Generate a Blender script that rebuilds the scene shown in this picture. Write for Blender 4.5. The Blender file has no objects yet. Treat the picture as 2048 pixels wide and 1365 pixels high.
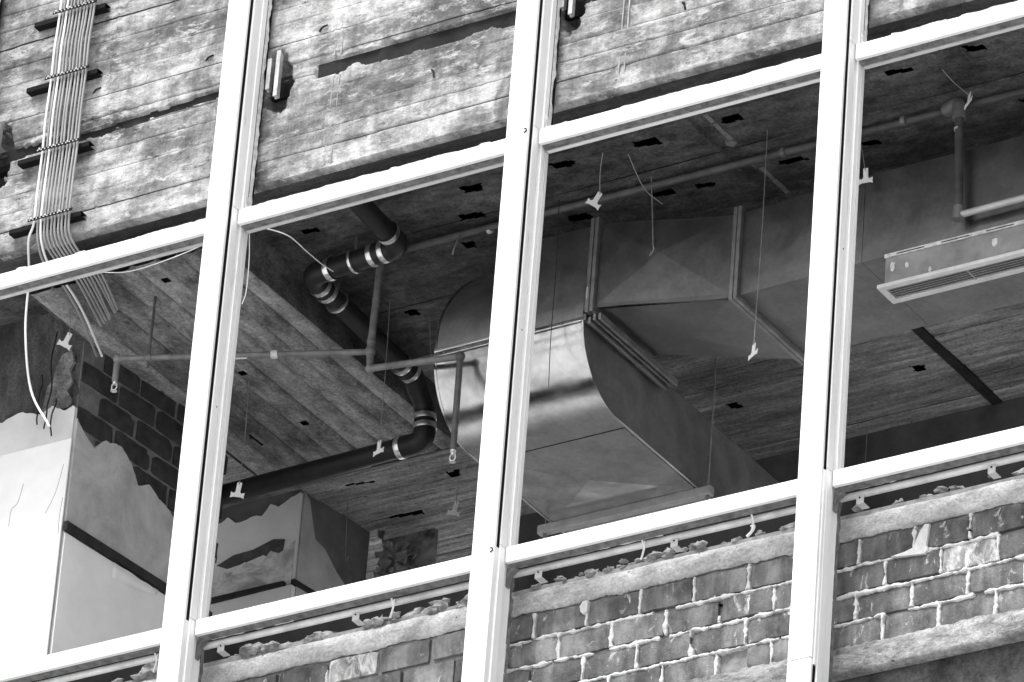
import bpy, math, random
import numpy as np
from mathutils import Vector, Matrix

random.seed(7)
sc = bpy.context.scene
COL = sc.collection
# ------------------------------------------------------------------ camera
# axes: x along the facade, y into the building, z up; z = 0 is the top of the window sill rail
GROUND = -14.8
cam_d = bpy.data.cameras.new("camera")
cam = bpy.data.objects.new("camera", cam_d)
COL.objects.link(cam)
cam_d.sensor_width = 36.0
cam_d.lens = 14001.9 / 2048 * 36.0
cam_d.clip_start = 0.5
cam_d.clip_end = 6000
Rm = Matrix(((0.84621754, 0.52828442, 0.06950856),
             (0.21278855, -0.45464529, 0.86488074),
             (0.48850476, -0.71708663, -0.49714169))).transposed()
cam.matrix_world = Matrix.Translation((13.8855, -20.2996, -13.1631)) @ Rm.to_4x4()
sc.camera = cam
# ------------------------------------------------------------------ sky and sun
SUN_EL, SUN_AZ = math.radians(60), math.radians(188)     # azimuth clockwise from +y
wd = bpy.data.worlds.new("World")
sc.world = wd
wd.use_nodes = True
nt = wd.node_tree
nt.nodes.clear()
sky = nt.nodes.new("ShaderNodeTexSky")
sky.sky_type = 'NISHITA'
sky.sun_disc = False
sky.sun_elevation = SUN_EL
sky.sun_rotation = SUN_AZ
sky.dust_density = 4.0
bw = nt.nodes.new("ShaderNodeRGBToBW")          # black and white film: neutral daylight
bg = nt.nodes.new("ShaderNodeBackground")
bg.inputs["Strength"].default_value = 0.15
ow = nt.nodes.new("ShaderNodeOutputWorld")
nt.links.new(sky.outputs[0], bw.inputs[0])
nt.links.new(bw.outputs[0], bg.inputs["Color"])
nt.links.new(bg.outputs[0], ow.inputs["Surface"])
sl = bpy.data.lights.new("sun", 'SUN')
sl.energy = 1.5
sl.angle = math.radians(18)
sun = bpy.data.objects.new("sun", sl)
COL.objects.link(sun)
sdir = Vector((math.sin(SUN_AZ) * math.cos(SUN_EL), math.cos(SUN_AZ) * math.cos(SUN_EL), math.sin(SUN_EL)))
sun.rotation_euler = sdir.to_track_quat('Z', 'Y').to_euler()
sc.view_settings.view_transform = 'Standard'
sc.view_settings.look = 'None'
sc.view_settings.gamma = 1.0
sc.view_settings.exposure = 1.05
sc.render.engine = 'CYCLES'
sc.cycles.use_denoising = True
sc.cycles.max_bounces = 8
sc.cycles.diffuse_bounces = 5
sc.cycles.caustics_reflective = False


# ------------------------------------------------------------------ noise
def _hash(ix, iy, s):
    h = (ix.astype(np.int64) * 374761393 + iy.astype(np.int64) * 668265263 + s * 974711) & 0xFFFFFFFF
    h = ((h ^ (h >> 13)) * 1274126177) & 0xFFFFFFFF
    return ((h ^ (h >> 16)) & 0xFFFF) / 65535.0


def vn(x, y, s=0):
    x = np.asarray(x, float); y = np.asarray(y, float)
    ix = np.floor(x); iy = np.floor(y)
    fx = x - ix; fy = y - iy
    fx = fx * fx * (3 - 2 * fx); fy = fy * fy * (3 - 2 * fy)
    a = _hash(ix, iy, s); b = _hash(ix + 1, iy, s); c = _hash(ix, iy + 1, s); d = _hash(ix + 1, iy + 1, s)
    return (a * (1 - fx) + b * fx) * (1 - fy) + (c * (1 - fx) + d * fx) * fy


def fbm(x, y, s=0, o=4):
    t = 0; a = 0.5
    for i in range(o):
        t = t + a * vn(np.asarray(x) * 2 ** i, np.asarray(y) * 2 ** i, s + i * 17)
        a *= 0.5
    return t / (1 - 0.5 ** o)


def n1(x, s=0, o=3):
    return float(fbm(np.array([x]), np.array([0.37]), s, o)[0]) - 0.5


# ------------------------------------------------------------------ objects
def tag(o, label=None, cat=None, group=None, kind=None):
    if label: o["label"] = label
    if cat: o["category"] = cat
    if group: o["group"] = group
    if kind: o["kind"] = kind
    return o


def empty(name, loc, label=None, cat=None, group=None, kind=None):
    o = bpy.data.objects.new(name, None)
    o.empty_display_size = 0.1
    o.location = loc
    COL.objects.link(o)
    return tag(o, label, cat, group, kind)


def link(name, me, parent=None):
    o = bpy.data.objects.new(name, me)
    COL.objects.link(o)
    if parent is not None:
        o.parent = parent
        off = Vector((0, 0, 0)); p = parent
        while p is not None:
            off += p.location
            p = p.parent
        o.location = -off            # meshes are written in world coordinates
    return o


class MB:
    def __init__(self):
        self.v = []; self.f = []

    def box(self, x0, x1, y0, y1, z0, z1):
        b = len(self.v)
        self.v += [(x0, y0, z0), (x1, y0, z0), (x1, y1, z0), (x0, y1, z0),
                   (x0, y0, z1), (x1, y0, z1), (x1, y1, z1), (x0, y1, z1)]
        for q in ((3, 2, 1, 0), (4, 5, 6, 7), (0, 1, 5, 4), (1, 2, 6, 5), (2, 3, 7, 6), (3, 0, 4, 7)):
            self.f.append(tuple(b + i for i in q))
        return self

    def prism(self, poly, ax, a, b):
        """extrude a 2-D polygon along an axis; the polygon is given in the two other axes in xyz order"""
        n = len(poly); s = len(self.v)

        def p3(p, t):
            if ax == 'x': return (t, p[0], p[1])
            if ax == 'y': return (p[0], t, p[1])
            return (p[0], p[1], t)
        self.v += [p3(p, a) for p in poly] + [p3(p, b) for p in poly]
        for i in range(n):
            j = (i + 1) % n
            self.f.append((s + i, s + j, s + n + j, s + n + i))
        self.f.append(tuple(s + i for i in reversed(range(n))))
        self.f.append(tuple(s + n + i for i in range(n)))
        return self

    def tube(self, path, r, n=12, caps=True):
        pts = [Vector(p) for p in path]
        rs = r if isinstance(r, (list, tuple)) else [r] * len(pts)
        s = len(self.v); up = None
        for i, p in enumerate(pts):
            t = (pts[min(i + 1, len(pts) - 1)] - pts[max(i - 1, 0)]).normalized()
            if up is None:
                up = t.orthogonal().normalized()
            up = (up - t * up.dot(t)).normalized()
            w = t.cross(up)
            for k in range(n):
                a = 2 * math.pi * k / n
                self.v.append(tuple(p + (up * math.cos(a) + w * math.sin(a)) * rs[i]))
        for i in range(len(pts) - 1):
            for k in range(n):
                a = s + i * n + k; b = s + i * n + (k + 1) % n
                self.f.append((a, b, b + n, a + n))
        if caps:
            self.f.append(tuple(s + k for k in reversed(range(n))))
            e = s + (len(pts) - 1) * n
            self.f.append(tuple(e + k for k in range(n)))
        return self

    def grid(self, P):
        """P: array (nu, nv, 3)"""
        s = len(self.v); nu, nv = P.shape[:2]
        self.v += [tuple(p) for p in P.reshape(-1, 3)]
        for i in range(nu - 1):
            for j in range(nv - 1):
                a = s + i * nv + j
                self.f.append((a, a + nv, a + nv + 1, a + 1))
        return self

    def mesh(self, name, mat, smooth=None):
        me = bpy.data.meshes.new(name)
        me.from_pydata(self.v, [], self.f)
        if mat is not None: me.materials.append(mat)
        if smooth is not None:
            me.shade_smooth()
            me.set_sharp_from_angle(angle=math.radians(smooth))
        me.update()
        return me

    def build(self, name, mat, parent=None, smooth=None, bevel=0):
        o = link(name, self.mesh(name, mat, smooth), parent)
        if bevel:
            m = o.modifiers.new("bevel", 'BEVEL')
            m.width = bevel; m.segments = 2; m.limit_method = 'ANGLE'
        return o


def np_grid_mesh(name, P, mat, smooth=True, cut=None):
    nu, nv = P.shape[:2]
    me = bpy.data.meshes.new(name)
    idx = np.arange(nu * nv).reshape(nu, nv)
    q = np.stack([idx[:-1, :-1], idx[1:, :-1], idx[1:, 1:], idx[:-1, 1:]], -1).reshape(-1, 4)
    if cut is not None:                      # leave out the faces of open holes
        q = q[~cut.reshape(-1)[q].all(1)]
    me.vertices.add(nu * nv)
    me.vertices.foreach_set("co", P.reshape(-1).astype(np.float32))
    me.loops.add(q.size)
    me.loops.foreach_set("vertex_index", q.reshape(-1).astype(np.int32))
    me.polygons.add(len(q))
    me.polygons.foreach_set("loop_start", (np.arange(len(q)) * 4).astype(np.int32))
    me.materials.append(mat)
    me.update(calc_edges=True)
    me.validate()
    if smooth: me.shade_smooth()
    return me


def fillet(pts, r, n=7):
    pts = [Vector(p) for p in pts]; out = [pts[0]]
    for i in range(1, len(pts) - 1):
        a, b, c = pts[i - 1], pts[i], pts[i + 1]
        d1 = (a - b).normalized(); d2 = (c - b).normalized()
        ang = d1.angle(d2)
        if ang > 3.1:
            out.append(b); continue
        L = min(r / math.tan(ang / 2), (a - b).length * .49, (c - b).length * .49)
        p, q = b + d1 * L, b + d2 * L
        for k in range(n + 1):
            t = k / n
            out.append(p * (1 - t) ** 2 + b * 2 * t * (1 - t) + q * t * t)
    out.append(pts[-1])
    return out


def catmull(pts, n=8):
    P = [Vector(p) for p in pts]; P = [P[0] * 2 - P[1]] + P + [P[-1] * 2 - P[-2]]
    out = []
    for i in range(1, len(P) - 2):
        for k in range(n):
            t = k / n
            out.append(.5 * (2 * P[i] + (P[i + 1] - P[i - 1]) * t + (2 * P[i - 1] - 5 * P[i] + 4 * P[i + 1] - P[i + 2]) * t * t
                             + (3 * P[i] - P[i - 1] - 3 * P[i + 1] + P[i + 2]) * t ** 3))
    out.append(P[-2])
    return out


def ragged_strip(path, w0, w1, seed, mat, name, parent, gap=.42, step=.011, thick=.01):
    """torn sealant: an uneven bead along a straight path; path = (p, q, sideways vector)"""
    p, q, s = (Vector(v) for v in path)
    L = (q - p).length; n = max(3, int(L / step)); d = (q - p) / n
    nrm = d.normalized().cross(s).normalized()
    b = MB(); prev = False
    for i in range(n + 1):
        t = i * step
        wv = w0 + (w1 - w0) * max(0, n1(t * 22, seed, 4) + .5)
        if n1(t * 7, seed + 5, 3) + .5 < gap * .6: wv *= .25
        if n1(t * 4, seed + 9, 2) + .5 < gap * .55: wv = 0
        c = p + d * i
        o1 = n1(t * 40, seed + 3) * .006
        if wv > 0:
            k = len(b.v)
            for a, h in ((0, 0), (wv * .5, thick * (1 + o1 * 60)), (wv, thick * .3), (wv, -thick * .4), (0, -thick * .4)):
                b.v.append(tuple(c + s * a + nrm * h))
            if prev:
                for j in range(5):
                    b.f.append((k + j, k + (j + 1) % 5, k - 5 + (j + 1) % 5, k - 5 + j))
            else:
                b.f.append(tuple(range(k, k + 5)))
            prev = True
        else:
            if prev: b.f.append(tuple(reversed(range(len(b.v) - 5, len(b.v)))))
            prev = False
    if prev: b.f.append(tuple(reversed(range(len(b.v) - 5, len(b.v)))))
    if b.f: b.build(name, mat, parent, 60)


# ------------------------------------------------------------------ materials
class Mat:
    def __init__(self, name):
        self.m = bpy.data.materials.new(name)
        self.m.use_nodes = True
        self.t = self.m.node_tree
        self.b = self.t.nodes["Principled BSDF"]
        self.tc = self.t.nodes.new("ShaderNodeTexCoord")
        self.co = self.tc.outputs["Object"]

    def scatter(self):
        """shift the texture by a random amount on every object"""
        oi = self.n("ShaderNodeObjectInfo")
        w = self.n("ShaderNodeVectorMath", operation='MULTIPLY_ADD')
        w.inputs[1].default_value = (37.0, 11.0, 53.0)
        self.l(oi.outputs["Random"], w.inputs[0])
        self.l(self.tc.outputs["Object"], w.inputs[2])
        self.co = w.outputs[0]

    def n(self, typ, **kw):
        x = self.t.nodes.new(typ)
        for k, v in kw.items(): setattr(x, k, v)
        return x

    def l(self, a, b): self.t.links.new(a, b)

    def noise(self, scale, detail=6, rough=.6, stretch=(1, 1, 1), lo=.3, hi=.7, a=0., b=1., dist=0., loc=(0, 0, 0)):
        mp = self.n("ShaderNodeMapping")
        mp.inputs["Scale"].default_value = stretch
        mp.inputs["Location"].default_value = loc
        self.l(self.co, mp.inputs[0])
        nz = self.n("ShaderNodeTexNoise")
        nz.inputs["Scale"].default_value = scale
        nz.inputs["Detail"].default_value = detail
        nz.inputs["Roughness"].default_value = rough
        nz.inputs["Distortion"].default_value = dist
        self.l(mp.outputs[0], nz.inputs["Vector"])
        mr = self.n("ShaderNodeMapRange")
        mr.inputs[1].default_value = lo; mr.inputs[2].default_value = hi
        mr.inputs[3].default_value = a; mr.inputs[4].default_value = b
        self.l(nz.outputs["Fac"], mr.inputs[0])
        return mr.outputs[0]

    def math(self, op, a, b=None, clamp=False):
        m = self.n("ShaderNodeMath", operation=op, use_clamp=clamp)
        for i, q in enumerate((a, b)):
            if q is None: continue
            if isinstance(q, (int, float)): m.inputs[i].default_value = q
            else: self.l(q, m.inputs[i])
        return m.outputs[0]

    def mix(self, fac, a, b):
        m = self.n("ShaderNodeMix", data_type='FLOAT')
        for i, q in ((0, fac), (2, a), (3, b)):
            if isinstance(q, (int, float)): m.inputs[i].default_value = q
            else: self.l(q, m.inputs[i])
        return m.outputs[0]

    def rnd(self, a, b):
        oi = self.n("ShaderNodeObjectInfo")
        return self.math('ADD', self.math('MULTIPLY', oi.outputs["Random"], b - a), a)

    def color(self, v):
        if isinstance(v, (int, float)):
            self.b.inputs["Base Color"].default_value = (v, v, v, 1)
        else:
            c = self.n("ShaderNodeCombineColor")
            for i in range(3): self.l(v, c.inputs[i])
            self.l(c.outputs[0], self.b.inputs["Base Color"])

    def bump(self, h, strength=.5, dist=.004):
        bp = self.n("ShaderNodeBump")
        bp.inputs["Strength"].default_value = strength
        bp.inputs["Distance"].default_value = dist
        self.l(h, bp.inputs["Height"])
        self.l(bp.outputs[0], self.b.inputs["Normal"])

    def set(self, rough=.6, metal=0., spec=.5):
        if isinstance(rough, (int, float)): self.b.inputs["Roughness"].default_value = rough
        else: self.l(rough, self.b.inputs["Roughness"])
        self.b.inputs["Metallic"].default_value = metal
        self.b.inputs["Specular IOR Level"].default_value = spec
        return self.m


def plain(name, v, rough=.6, metal=0., var=.15, scale=9, bump=0., spec=.3):
    M = Mat(name)
    M.color(M.math('MULTIPLY', M.noise(scale, a=1 - var, b=1 + var), v))
    if bump: M.bump(M.noise(scale * 9), bump, .002)
    return M.set(rough, metal, spec)


def concrete(name, base, streak=(1, 1, 5), rnd=.25, white=.0, dark=.0, bump=.6, k=1.):
    M = Mat(name)
    big = M.noise(1.7, 5, .65, streak, .32, .70, 1 - .45 * k, 1 + .35 * k)
    mid = M.noise(7, 8, .7, streak, .34, .66, 1 - .38 * k, 1 + .38 * k, dist=.3, loc=(3, 1, 5))
    fine = M.noise(60, 6, .75, (1, 1, 1.2), .34, .66, 1 - .30 * k, 1 + .28 * k)
    v = M.math('MULTIPLY', M.math('MULTIPLY', M.math('MULTIPLY', big, mid), fine), base)
    v = M.math('MULTIPLY', v, M.rnd(1 - rnd, 1 + rnd))
    if white:
        w = M.noise(3.1, 9, .72, streak, .54, .66, 0, white, dist=.9, loc=(7, 2, 1))
        v = M.mix(w, v, .72)
    if dark:
        d = M.noise(9, 7, .75, (1, 1, 2.2), .60, .72, 0, dark, dist=.4, loc=(1, 8, 3))
        v = M.mix(d, v, .07)
        pores = M.noise(48, 4, .65, (1, 1, 1), .65, .70, 0, .9)
        v = M.mix(pores, v, .02)
    M.color(M.math('MINIMUM', v, .8))
    h = M.math('ADD', M.noise(16, 9, .75, streak), M.math('MULTIPLY', M.noise(85, 4), .5))
    M.bump(h, bump, .006)
    return M.set(.9, 0, .2)


m_white = Mat("white_painted_aluminium")
m_white.color(m_white.mix(m_white.noise(9, 8, .75, (3, 3, .5), .60, .72, 0, .55), m_white.math('MULTIPLY', m_white.noise(5, 8, .7, (3, 3, .6), .3, .7, .93, 1.04), .82), .40))
m_white = m_white.set(.38, 0, .4)
m_old = Mat("weathered_white_aluminium")
m_old.color(m_old.mix(m_old.noise(14, 8, .7, (.5, 1, 4), .5, .68, 0, .55), .62, .22))
m_old = m_old.set(.5, 0, .4)
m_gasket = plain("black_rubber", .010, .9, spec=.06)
m_seal = plain("old_white_sealant", .62, .8, 0, .3, 30, .6)
m_sealdark = plain("grey_dirty_sealant", .15, .8, 0, .5, 30, .6)
M = Mat("board_marked_concrete")
v = M.noise(2.1, 8, .66, (1, 1, 1.5), .40, .60, .15, .40, dist=.15)
v = M.math('MULTIPLY', v, M.noise(7, 9, .72, (1, 1, 2.0), .38, .62, .56, 1.44, dist=.2, loc=(3, 1, 5)))
v = M.math('MULTIPLY', v, M.noise(5, 6, .7, (3.2, 1, .45), .38, .62, .76, 1.18, loc=(2, 5, 1)))
v = M.math('MULTIPLY', v, M.noise(60, 5, .7, (1, 1, 1.2), .3, .7, .80, 1.2))
v = M.math('MULTIPLY', v, M.rnd(.80, 1.18))
v = M.mix(M.noise(5, 9, .78, (1, 1, 2.6), .53, .60, 0, .75, dist=.15, loc=(7, 2, 1)), v, .53)
v = M.mix(M.noise(2.8, 7, .7, (1.5, 1, .8), .555, .66, 0, .8, dist=.4, loc=(1, 8, 3)), v, .10)
v = M.mix(M.noise(14, 6, .75, (1, 1, 3.5), .61, .66, 0, .85, dist=.2, loc=(5, 8, 9)), v, .05)
v = M.mix(M.noise(60, 3, .6, (1, 1, 1), .68, .71, 0, .9), v, .04)
M.color(M.math('MINIMUM', v, .8))
M.bump(M.math('ADD', M.noise(22, 9, .75, (1, 1, 1.3)), M.math('MULTIPLY', M.noise(90, 4), .5)), .7, .006)
m_spand = M.set(.9, 0, .2)
m_rearlit = concrete("brightened_board_marked_slab", .36, (.55, 5.0, 1), .20, .05, .35, .8, 1.15)  # rear boards: bolder marks, tone lifted to make up for light missing there
m_ceil = concrete("grey_slab_concrete", .074, (1, 1.9, 1), .14, .06, .4, .6, 1.4)
m_soff = concrete("board_marked_soffit_concrete", .185, (2.0, .8, 1), .40, .12, .45, .6, 1.45)
m_soffpale = concrete("pale_soffit_concrete", .29, (2.0, .8, 1), .10, .15, .3, .6, 1.2)
m_core = concrete("rough_dark_concrete", .13, (3, 1, 1), .2, .0, .3, .9)
m_render = concrete("cement_render", .42, (1, 1, 1.3), .05, .15, .3, .9, .9)
m_ledge = concrete("stained_ledge_concrete", .30, (1, 1, 2.6), .05, .35, .4, 1.0, 1.3)
m_plaster = Mat("white_plaster")
m_plaster.color(m_plaster.math('MULTIPLY', m_plaster.noise(4, 7, .6, (1, 1, 1), .3, .7, .90, 1.06), .84))
m_plaster.bump(m_plaster.noise(26, 6), .15, .003)
m_plaster = m_plaster.set(.7, 0, .3)
m_plgrey = Mat("grey_smeared_plaster")
m_plgrey.color(m_plgrey.mix(m_plgrey.noise(6, 8, .7, (1, 1, 1.6), .40, .56, 0, 1, dist=.4), .40, .84))
m_plgrey.bump(m_plgrey.noise(30, 6), .4, .004)
m_plgrey = m_plgrey.set(.85, 0, .2)
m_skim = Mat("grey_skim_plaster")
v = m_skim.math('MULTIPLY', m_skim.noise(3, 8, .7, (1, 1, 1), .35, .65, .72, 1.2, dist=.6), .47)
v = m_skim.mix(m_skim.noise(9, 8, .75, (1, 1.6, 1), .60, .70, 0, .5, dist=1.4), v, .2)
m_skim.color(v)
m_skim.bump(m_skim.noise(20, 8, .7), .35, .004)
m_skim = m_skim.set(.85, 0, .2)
m_wood = plain("dark_stained_wood", .03, .6, 0, .4, 14, .3, .2)
m_dbrick = Mat("sooty_dark_brick")
m_dbrick.scatter()
m_dbrick.color(m_dbrick.math('MULTIPLY', m_dbrick.noise(17, a=.5, b=1.6), .035))
m_dbrick.bump(m_dbrick.noise(60), .8, .003)
m_dbrick = m_dbrick.set(.85, 0, .3)
m_dmortar = plain("grey_lime_mortar", .17, .95, 0, .35, 20, .9)
m_mortar = Mat("white_lime_mortar")
m_mortar.color(m_mortar.mix(m_mortar.noise(45, 6, .75, (1, 1, 1), .46, .64, 0, .45), .88, .55))
m_mortar.bump(m_mortar.noise(130, 6, .8), 1.0, .006)
m_mortar = m_mortar.set(.95, 0, .1)
m_bed = plain("recessed_mortar", .24, .95, 0, .4, 22, .9)


def brickmat(name, base, white, loc):
    M = Mat(name)
    M.scatter()
    v = M.math('MULTIPLY', M.noise(9, 7, .7, (1, 1, .7), .37, .63, .55, 1.45, loc=loc), base)
    v = M.math('MULTIPLY', v, M.noise(5, 4, .6, (2.2, 1, .2), .42, .58, .76, 1.24))
    v = M.math('MULTIPLY', v, M.rnd(.72, 1.35))
    v = M.mix(M.noise(14, 6, .7, (1.6, 1, .8), .62 - white, .76 - white, 0, .9, dist=.7, loc=loc), v, .68)
    v = M.mix(M.noise(19, 5, .7, (1, 1, 1), .66, .74, 0, .9, loc=(loc[2], loc[0], 4)), v, .05)
    M.color(M.math('MINIMUM', v, .8))
    M.bump(M.math('ADD', M.noise(24, 8, .75), M.noise(120, 3, .6, (1, 1, 1), .3, .7, 0, .4)), .8, .005)
    return M.set(.9, 0, .2)


m_brick = brickmat("weathered_brick", .135, .03, (0, 0, 0))
m_wbrick = brickmat("whitewashed_brick", .30, .16, (4, 1, 2))
def galv(name, base, r0, r1, wave):
    G = Mat(name)
    sp = G.n("ShaderNodeTexVoronoi"); sp.inputs["Scale"].default_value = 55
    G.l(G.tc.outputs["Object"], sp.inputs["Vector"])
    gv = G.math('ADD', G.math('MULTIPLY', sp.outputs["Color"], base * .2), base)
    G.color(G.math('MULTIPLY', gv, G.noise(5, 6, .6, (1, 1, 1), .3, .7, .8, 1.15)))
    G.bump(G.noise(2.6, 3, .5), wave, .02)
    return G.set(G.noise(8, 5, .6, (1, 1, 1), .3, .7, r0, r1), 1.0)


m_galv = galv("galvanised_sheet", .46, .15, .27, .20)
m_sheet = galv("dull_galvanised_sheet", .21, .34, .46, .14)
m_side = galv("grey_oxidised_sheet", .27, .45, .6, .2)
m_flange = plain("galvanised_angle_steel", .26, .45, .8, .3, 12)
m_steel = plain("stainless_band", .75, .3, 1., .1, 20)
m_black = plain("black_drain_pipe", .012, .45, 0, .4, 12, .1, .3)
m_pipe = plain("grey_painted_steel_pipe", .16, .5, .2, .35, 14, .2)
m_darkpipe = plain("dark_steel_pipe", .09, .5, .3, .35, 14, .2)
m_nozzle = plain("bright_cast_brass", .62, .4, .5, .2, 30)
m_cable = plain("light_grey_conduit", .27, .42, .1, .2, 6)
m_pale = plain("pale_plastic_conduit", .75, .4, 0, .08, 6)
m_strut = plain("black_strut_channel", .010, .7, 0, .3, 20, 0, .08)
m_zinc = plain("white_perforated_strip", .5, .5, .1, .15, 40)
m_clip = plain("white_hanger_plate", .72, .5, 0, .08, 30)
m_wire = plain("thin_grey_wire", .30, .5, .4, .3, 20)
m_wwire = plain("thin_white_wire", .8, .5, 0, .1, 20)
m_rust = plain("rusty_reinforcing_steel", .03, .9, 0, .5, 40, .5, .08)
m_brkt = plain("galvanised_anchor_plate", .5, .5, .5, .3, 20)
m_grille = plain("white_enamel_grille", .62, .4, 0, .12, 14)
m_gbox = plain("scuffed_sheet_box", .27, .6, .2, .3, 9, .3)
m_wool = plain("grey_mineral_wool", .26, .95, 0, .6, 30, 1.)
m_ground = plain("pale_concrete_paving", .55, .9, 0, .2, .4)
m_wallplain = plain("plain_render", .35, .9, 0, .2, 2)
m_room = plain("pale_screed", .62, .9, 0, .2, 2)

# ------------------------------------------------------------------ the setting
XL, XR = -4.6, 4.6
g = MB(); g.v = [(-1500, -1500, GROUND), (1500, -1500, GROUND), (1500, 1500, GROUND), (-1500, 1500, GROUND)]; g.f = [(0, 1, 2, 3)]
tag(g.build("ground", m_ground), kind="structure")
tag(MB().box(XL, XR, .30, 5.4, -1.12, -.92).build("floor", plain("pale_floor_screed", .76, .8, 0, .1, 2)), kind="structure")
tag(MB().box(XL - .2, XL, .5, 5.4, -.918, .0).box(XL - .2, XL, .5, 5.4, 2.05, 2.8).build("wall_left", m_room), kind="structure")  # openings in the unseen side and back walls added to light the rear
tag(MB().box(XR, XR + .2, .5, 5.4, -.918, .0).box(XR, XR + .2, .5, 5.4, 2.05, 2.8).build("wall_right", m_room), kind="structure")
tag(MB().box(XL - .2, XR + .2, 5.402, 5.6, -1.12, -.1).box(XL - .2, XR + .2, 5.402, 5.6, 2.05, 2.8).build("wall_back", m_room), kind="structure")
w = MB()
w.box(XL - 4, XL - .002, .26, .49, -2.6, 5.0)
w.box(XR + .002, XR + 4, .26, .49, -2.6, 5.0)
w.box(XL - 4, XR + 4, .262, .49, GROUND, -2.602)
w.box(XL - 4, XR + 4, .262, .49, 4.3, 7.5)
tag(w.build("outer_wall", m_wallplain), "plain rendered outer wall of the building around the stripped window bays", "wall")

# slab ceiling: one strip per form board, boards along x
ceil = empty("ceiling", (0, 2, 2.3), kind="structure")
HOLES = [(-.768, .819), (-.897, 1.014), (-1.602, .815), (-.302, .819), (.106, .821), (.147, 1.222), (.59, 1.208), (.521, .812),
         (1.707, .772), (1.343, .793), (-1.032, 1.215), (-1.576, 1.6), (-.046, 1.198), (-.702, 2.929), (.214, 2.983),
         (-2.198, 2.932), (.956, 1.226), (-2.64, 2.82), (-2.62, 3.17), (1.05, .80), (1.75, 1.22), (1.1, 2.97), (-.48, 1.22)]
JY = .41


def ceil_h(X, Y, y0, y1):
    e = np.minimum(Y - y0, y1 - Y)
    wob = (fbm(X * 7, Y * 0 + y0 * 9, 31) - .5) * .006
    h = (.0015 + (.005 if y0 > 1.95 else .0) + .006 * np.clip(vn(X * 1.1, Y * 0 + y0 * 13, 14) * 1.7 - .6, 0, 1)) * np.exp(-np.maximum(e + wob, 0) / .0035)
    h = h + (fbm(X * 2.0, Y * 5, 5) - .5) * .007 + (fbm(X * 14, Y * 30, 8) - .5) * .004
    # open joint across the boards, partly filled
    jt = np.abs(X - .38)
    h = h + np.where(jt < .0295, .018, 0)
    gone = np.zeros(X.shape, bool)
    for i, (hx, hy) in enumerate(HOLES):
        wx, wy = .054 + .010 * math.sin(i * 2.3), .026 + .004 * math.cos(i * 1.7)
        if i in (17, 18): wx, wy = .09, .014
        if i in (10, 11, 13, 14, 15): wx, wy = .034, .030
        nx = (fbm(X * 24, Y * 34, 40 + i) - .5) * .055
        d = np.maximum(np.abs(X - hx) / wx, np.abs(Y - hy - .15 * (X - hx)) / wy)
        gone |= (1.02 - d + nx * 14) > 0
    return h, gone


ys = [.47]
while ys[-1] < 5.3:
    ys.append(ys[-1] + .135 + .02 * math.sin(len(ys) * 2.1))
xs = np.concatenate([np.linspace(XL, -3.62, 12), np.arange(-3.6, .348, .010), [.350, .351], np.arange(.36, .405, .010), [.409, .410], np.arange(.42, 2.3, .010), np.linspace(2.32, XR, 20)])
for i in range(len(ys) - 1):
    y0, y1 = ys[i], ys[i + 1]
    if y0 > 3.75 :
        yy = np.array([y0, y1]); xx = np.array([XL, XR])
    else:
        yy = np.concatenate([[y0, y0 + .003], np.arange(y0 + .010, y1 - .007, .009), [y1 - .003, y1]]); xx = xs
    X, Y = np.meshgrid(xx, yy, indexing='ij')
    lev = .003 * math.sin(i * 4.7)
    H, gone = ceil_h(X, Y, y0, y1)
    Z = 2.3 + H + lev
    link("board_mark", np_grid_mesh("board_mark", np.stack([X, Y, Z], -1)[::-1], m_rearlit if y0 > 1.95 else m_ceil, True, gone[::-1]), ceil)
MB().box(XL, XR, .472, 5.4, 2.60, 2.8).build("slab", m_strut, ceil)  # slab coloured black so the cavity behind the holes looks unlit
m_fill = plain("pale_joint_mortar", .17, .95, 0, .3, 30, .8)
for y0, y1 in ((.73, .80), (.81, .95), (1.20, 1.30), (1.31, 1.43)):
    k = [(.43 + .008 * n1(y * 31, 5), y) for y in np.linspace(y0, y1, 9)] + [(.452 + .012 * n1(y * 37, 9), y) for y in np.linspace(y1, y0, 9)]
    MB().prism(k, 'z', 2.295, 2.312).build("joint_mortar", m_fill, ceil)
MB().prism([(.352, 1.66), (.400, 1.66), (.408, 3.40), (.362, 3.40)], 'z', 2.290, 2.325).build("joint_shade", m_wood, ceil)  # dark strip laid in the open joint in place of its shade
MB().prism([(.405, .96), (.44, .955), (.45, .985), (.42, 1.0), (.40, .985)], 'z', 2.294, 2.312).build("joint_mortar", m_fill, ceil)

# ------------------------------------------------------------------ spandrel beam (cast against boards)
spand = empty("spandrel_beam", (0, .3, 2.138),
              "wide board-marked concrete beam behind the mullions above the window openings", "beam")
zb = [2.152]
while zb[-1] < 4.25:
    zb.append(zb[-1] + .098 + .014 * math.sin(len(zb) * 1.9))
POCK = [(-1.395, 2.665, .072, .165), (.09, 2.665, .072, .165), (-2.875, 2.68, .07, .165)]


SLOTS = ((-1.205, -.06, 2.700, 2.693, .075), (-2.47, -1.60, 2.676, 2.712, .040),
         (-3.2, -2.50, 2.690, 2.70, .055), (.14, 1.2, 2.70, 2.70, .07), (1.3, 2.4, 2.70, 2.70, .06))


def slot_depth(X, Z):
    d = np.zeros_like(X)
    for (x0, x1, zt0, zt1, hh) in SLOTS:
        t = (X - x0) / (x1 - x0)
        zt = zt0 + (zt1 - zt0) * t + (fbm(X * 16, X * 0 + .3, 51) - .5) * .014
        zl = zt0 + (zt1 - zt0) * t - hh + np.maximum(fbm(X * 7, X * 0 + .8, 61) - .60, 0) * .16 + (fbm(X * 40, X * 0, 3) - .5) * .008
        ins = (X > x0) & (X < x1) & (Z < zt) & (Z > zl)
        d = np.where(ins, .13, d)
    return d


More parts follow.
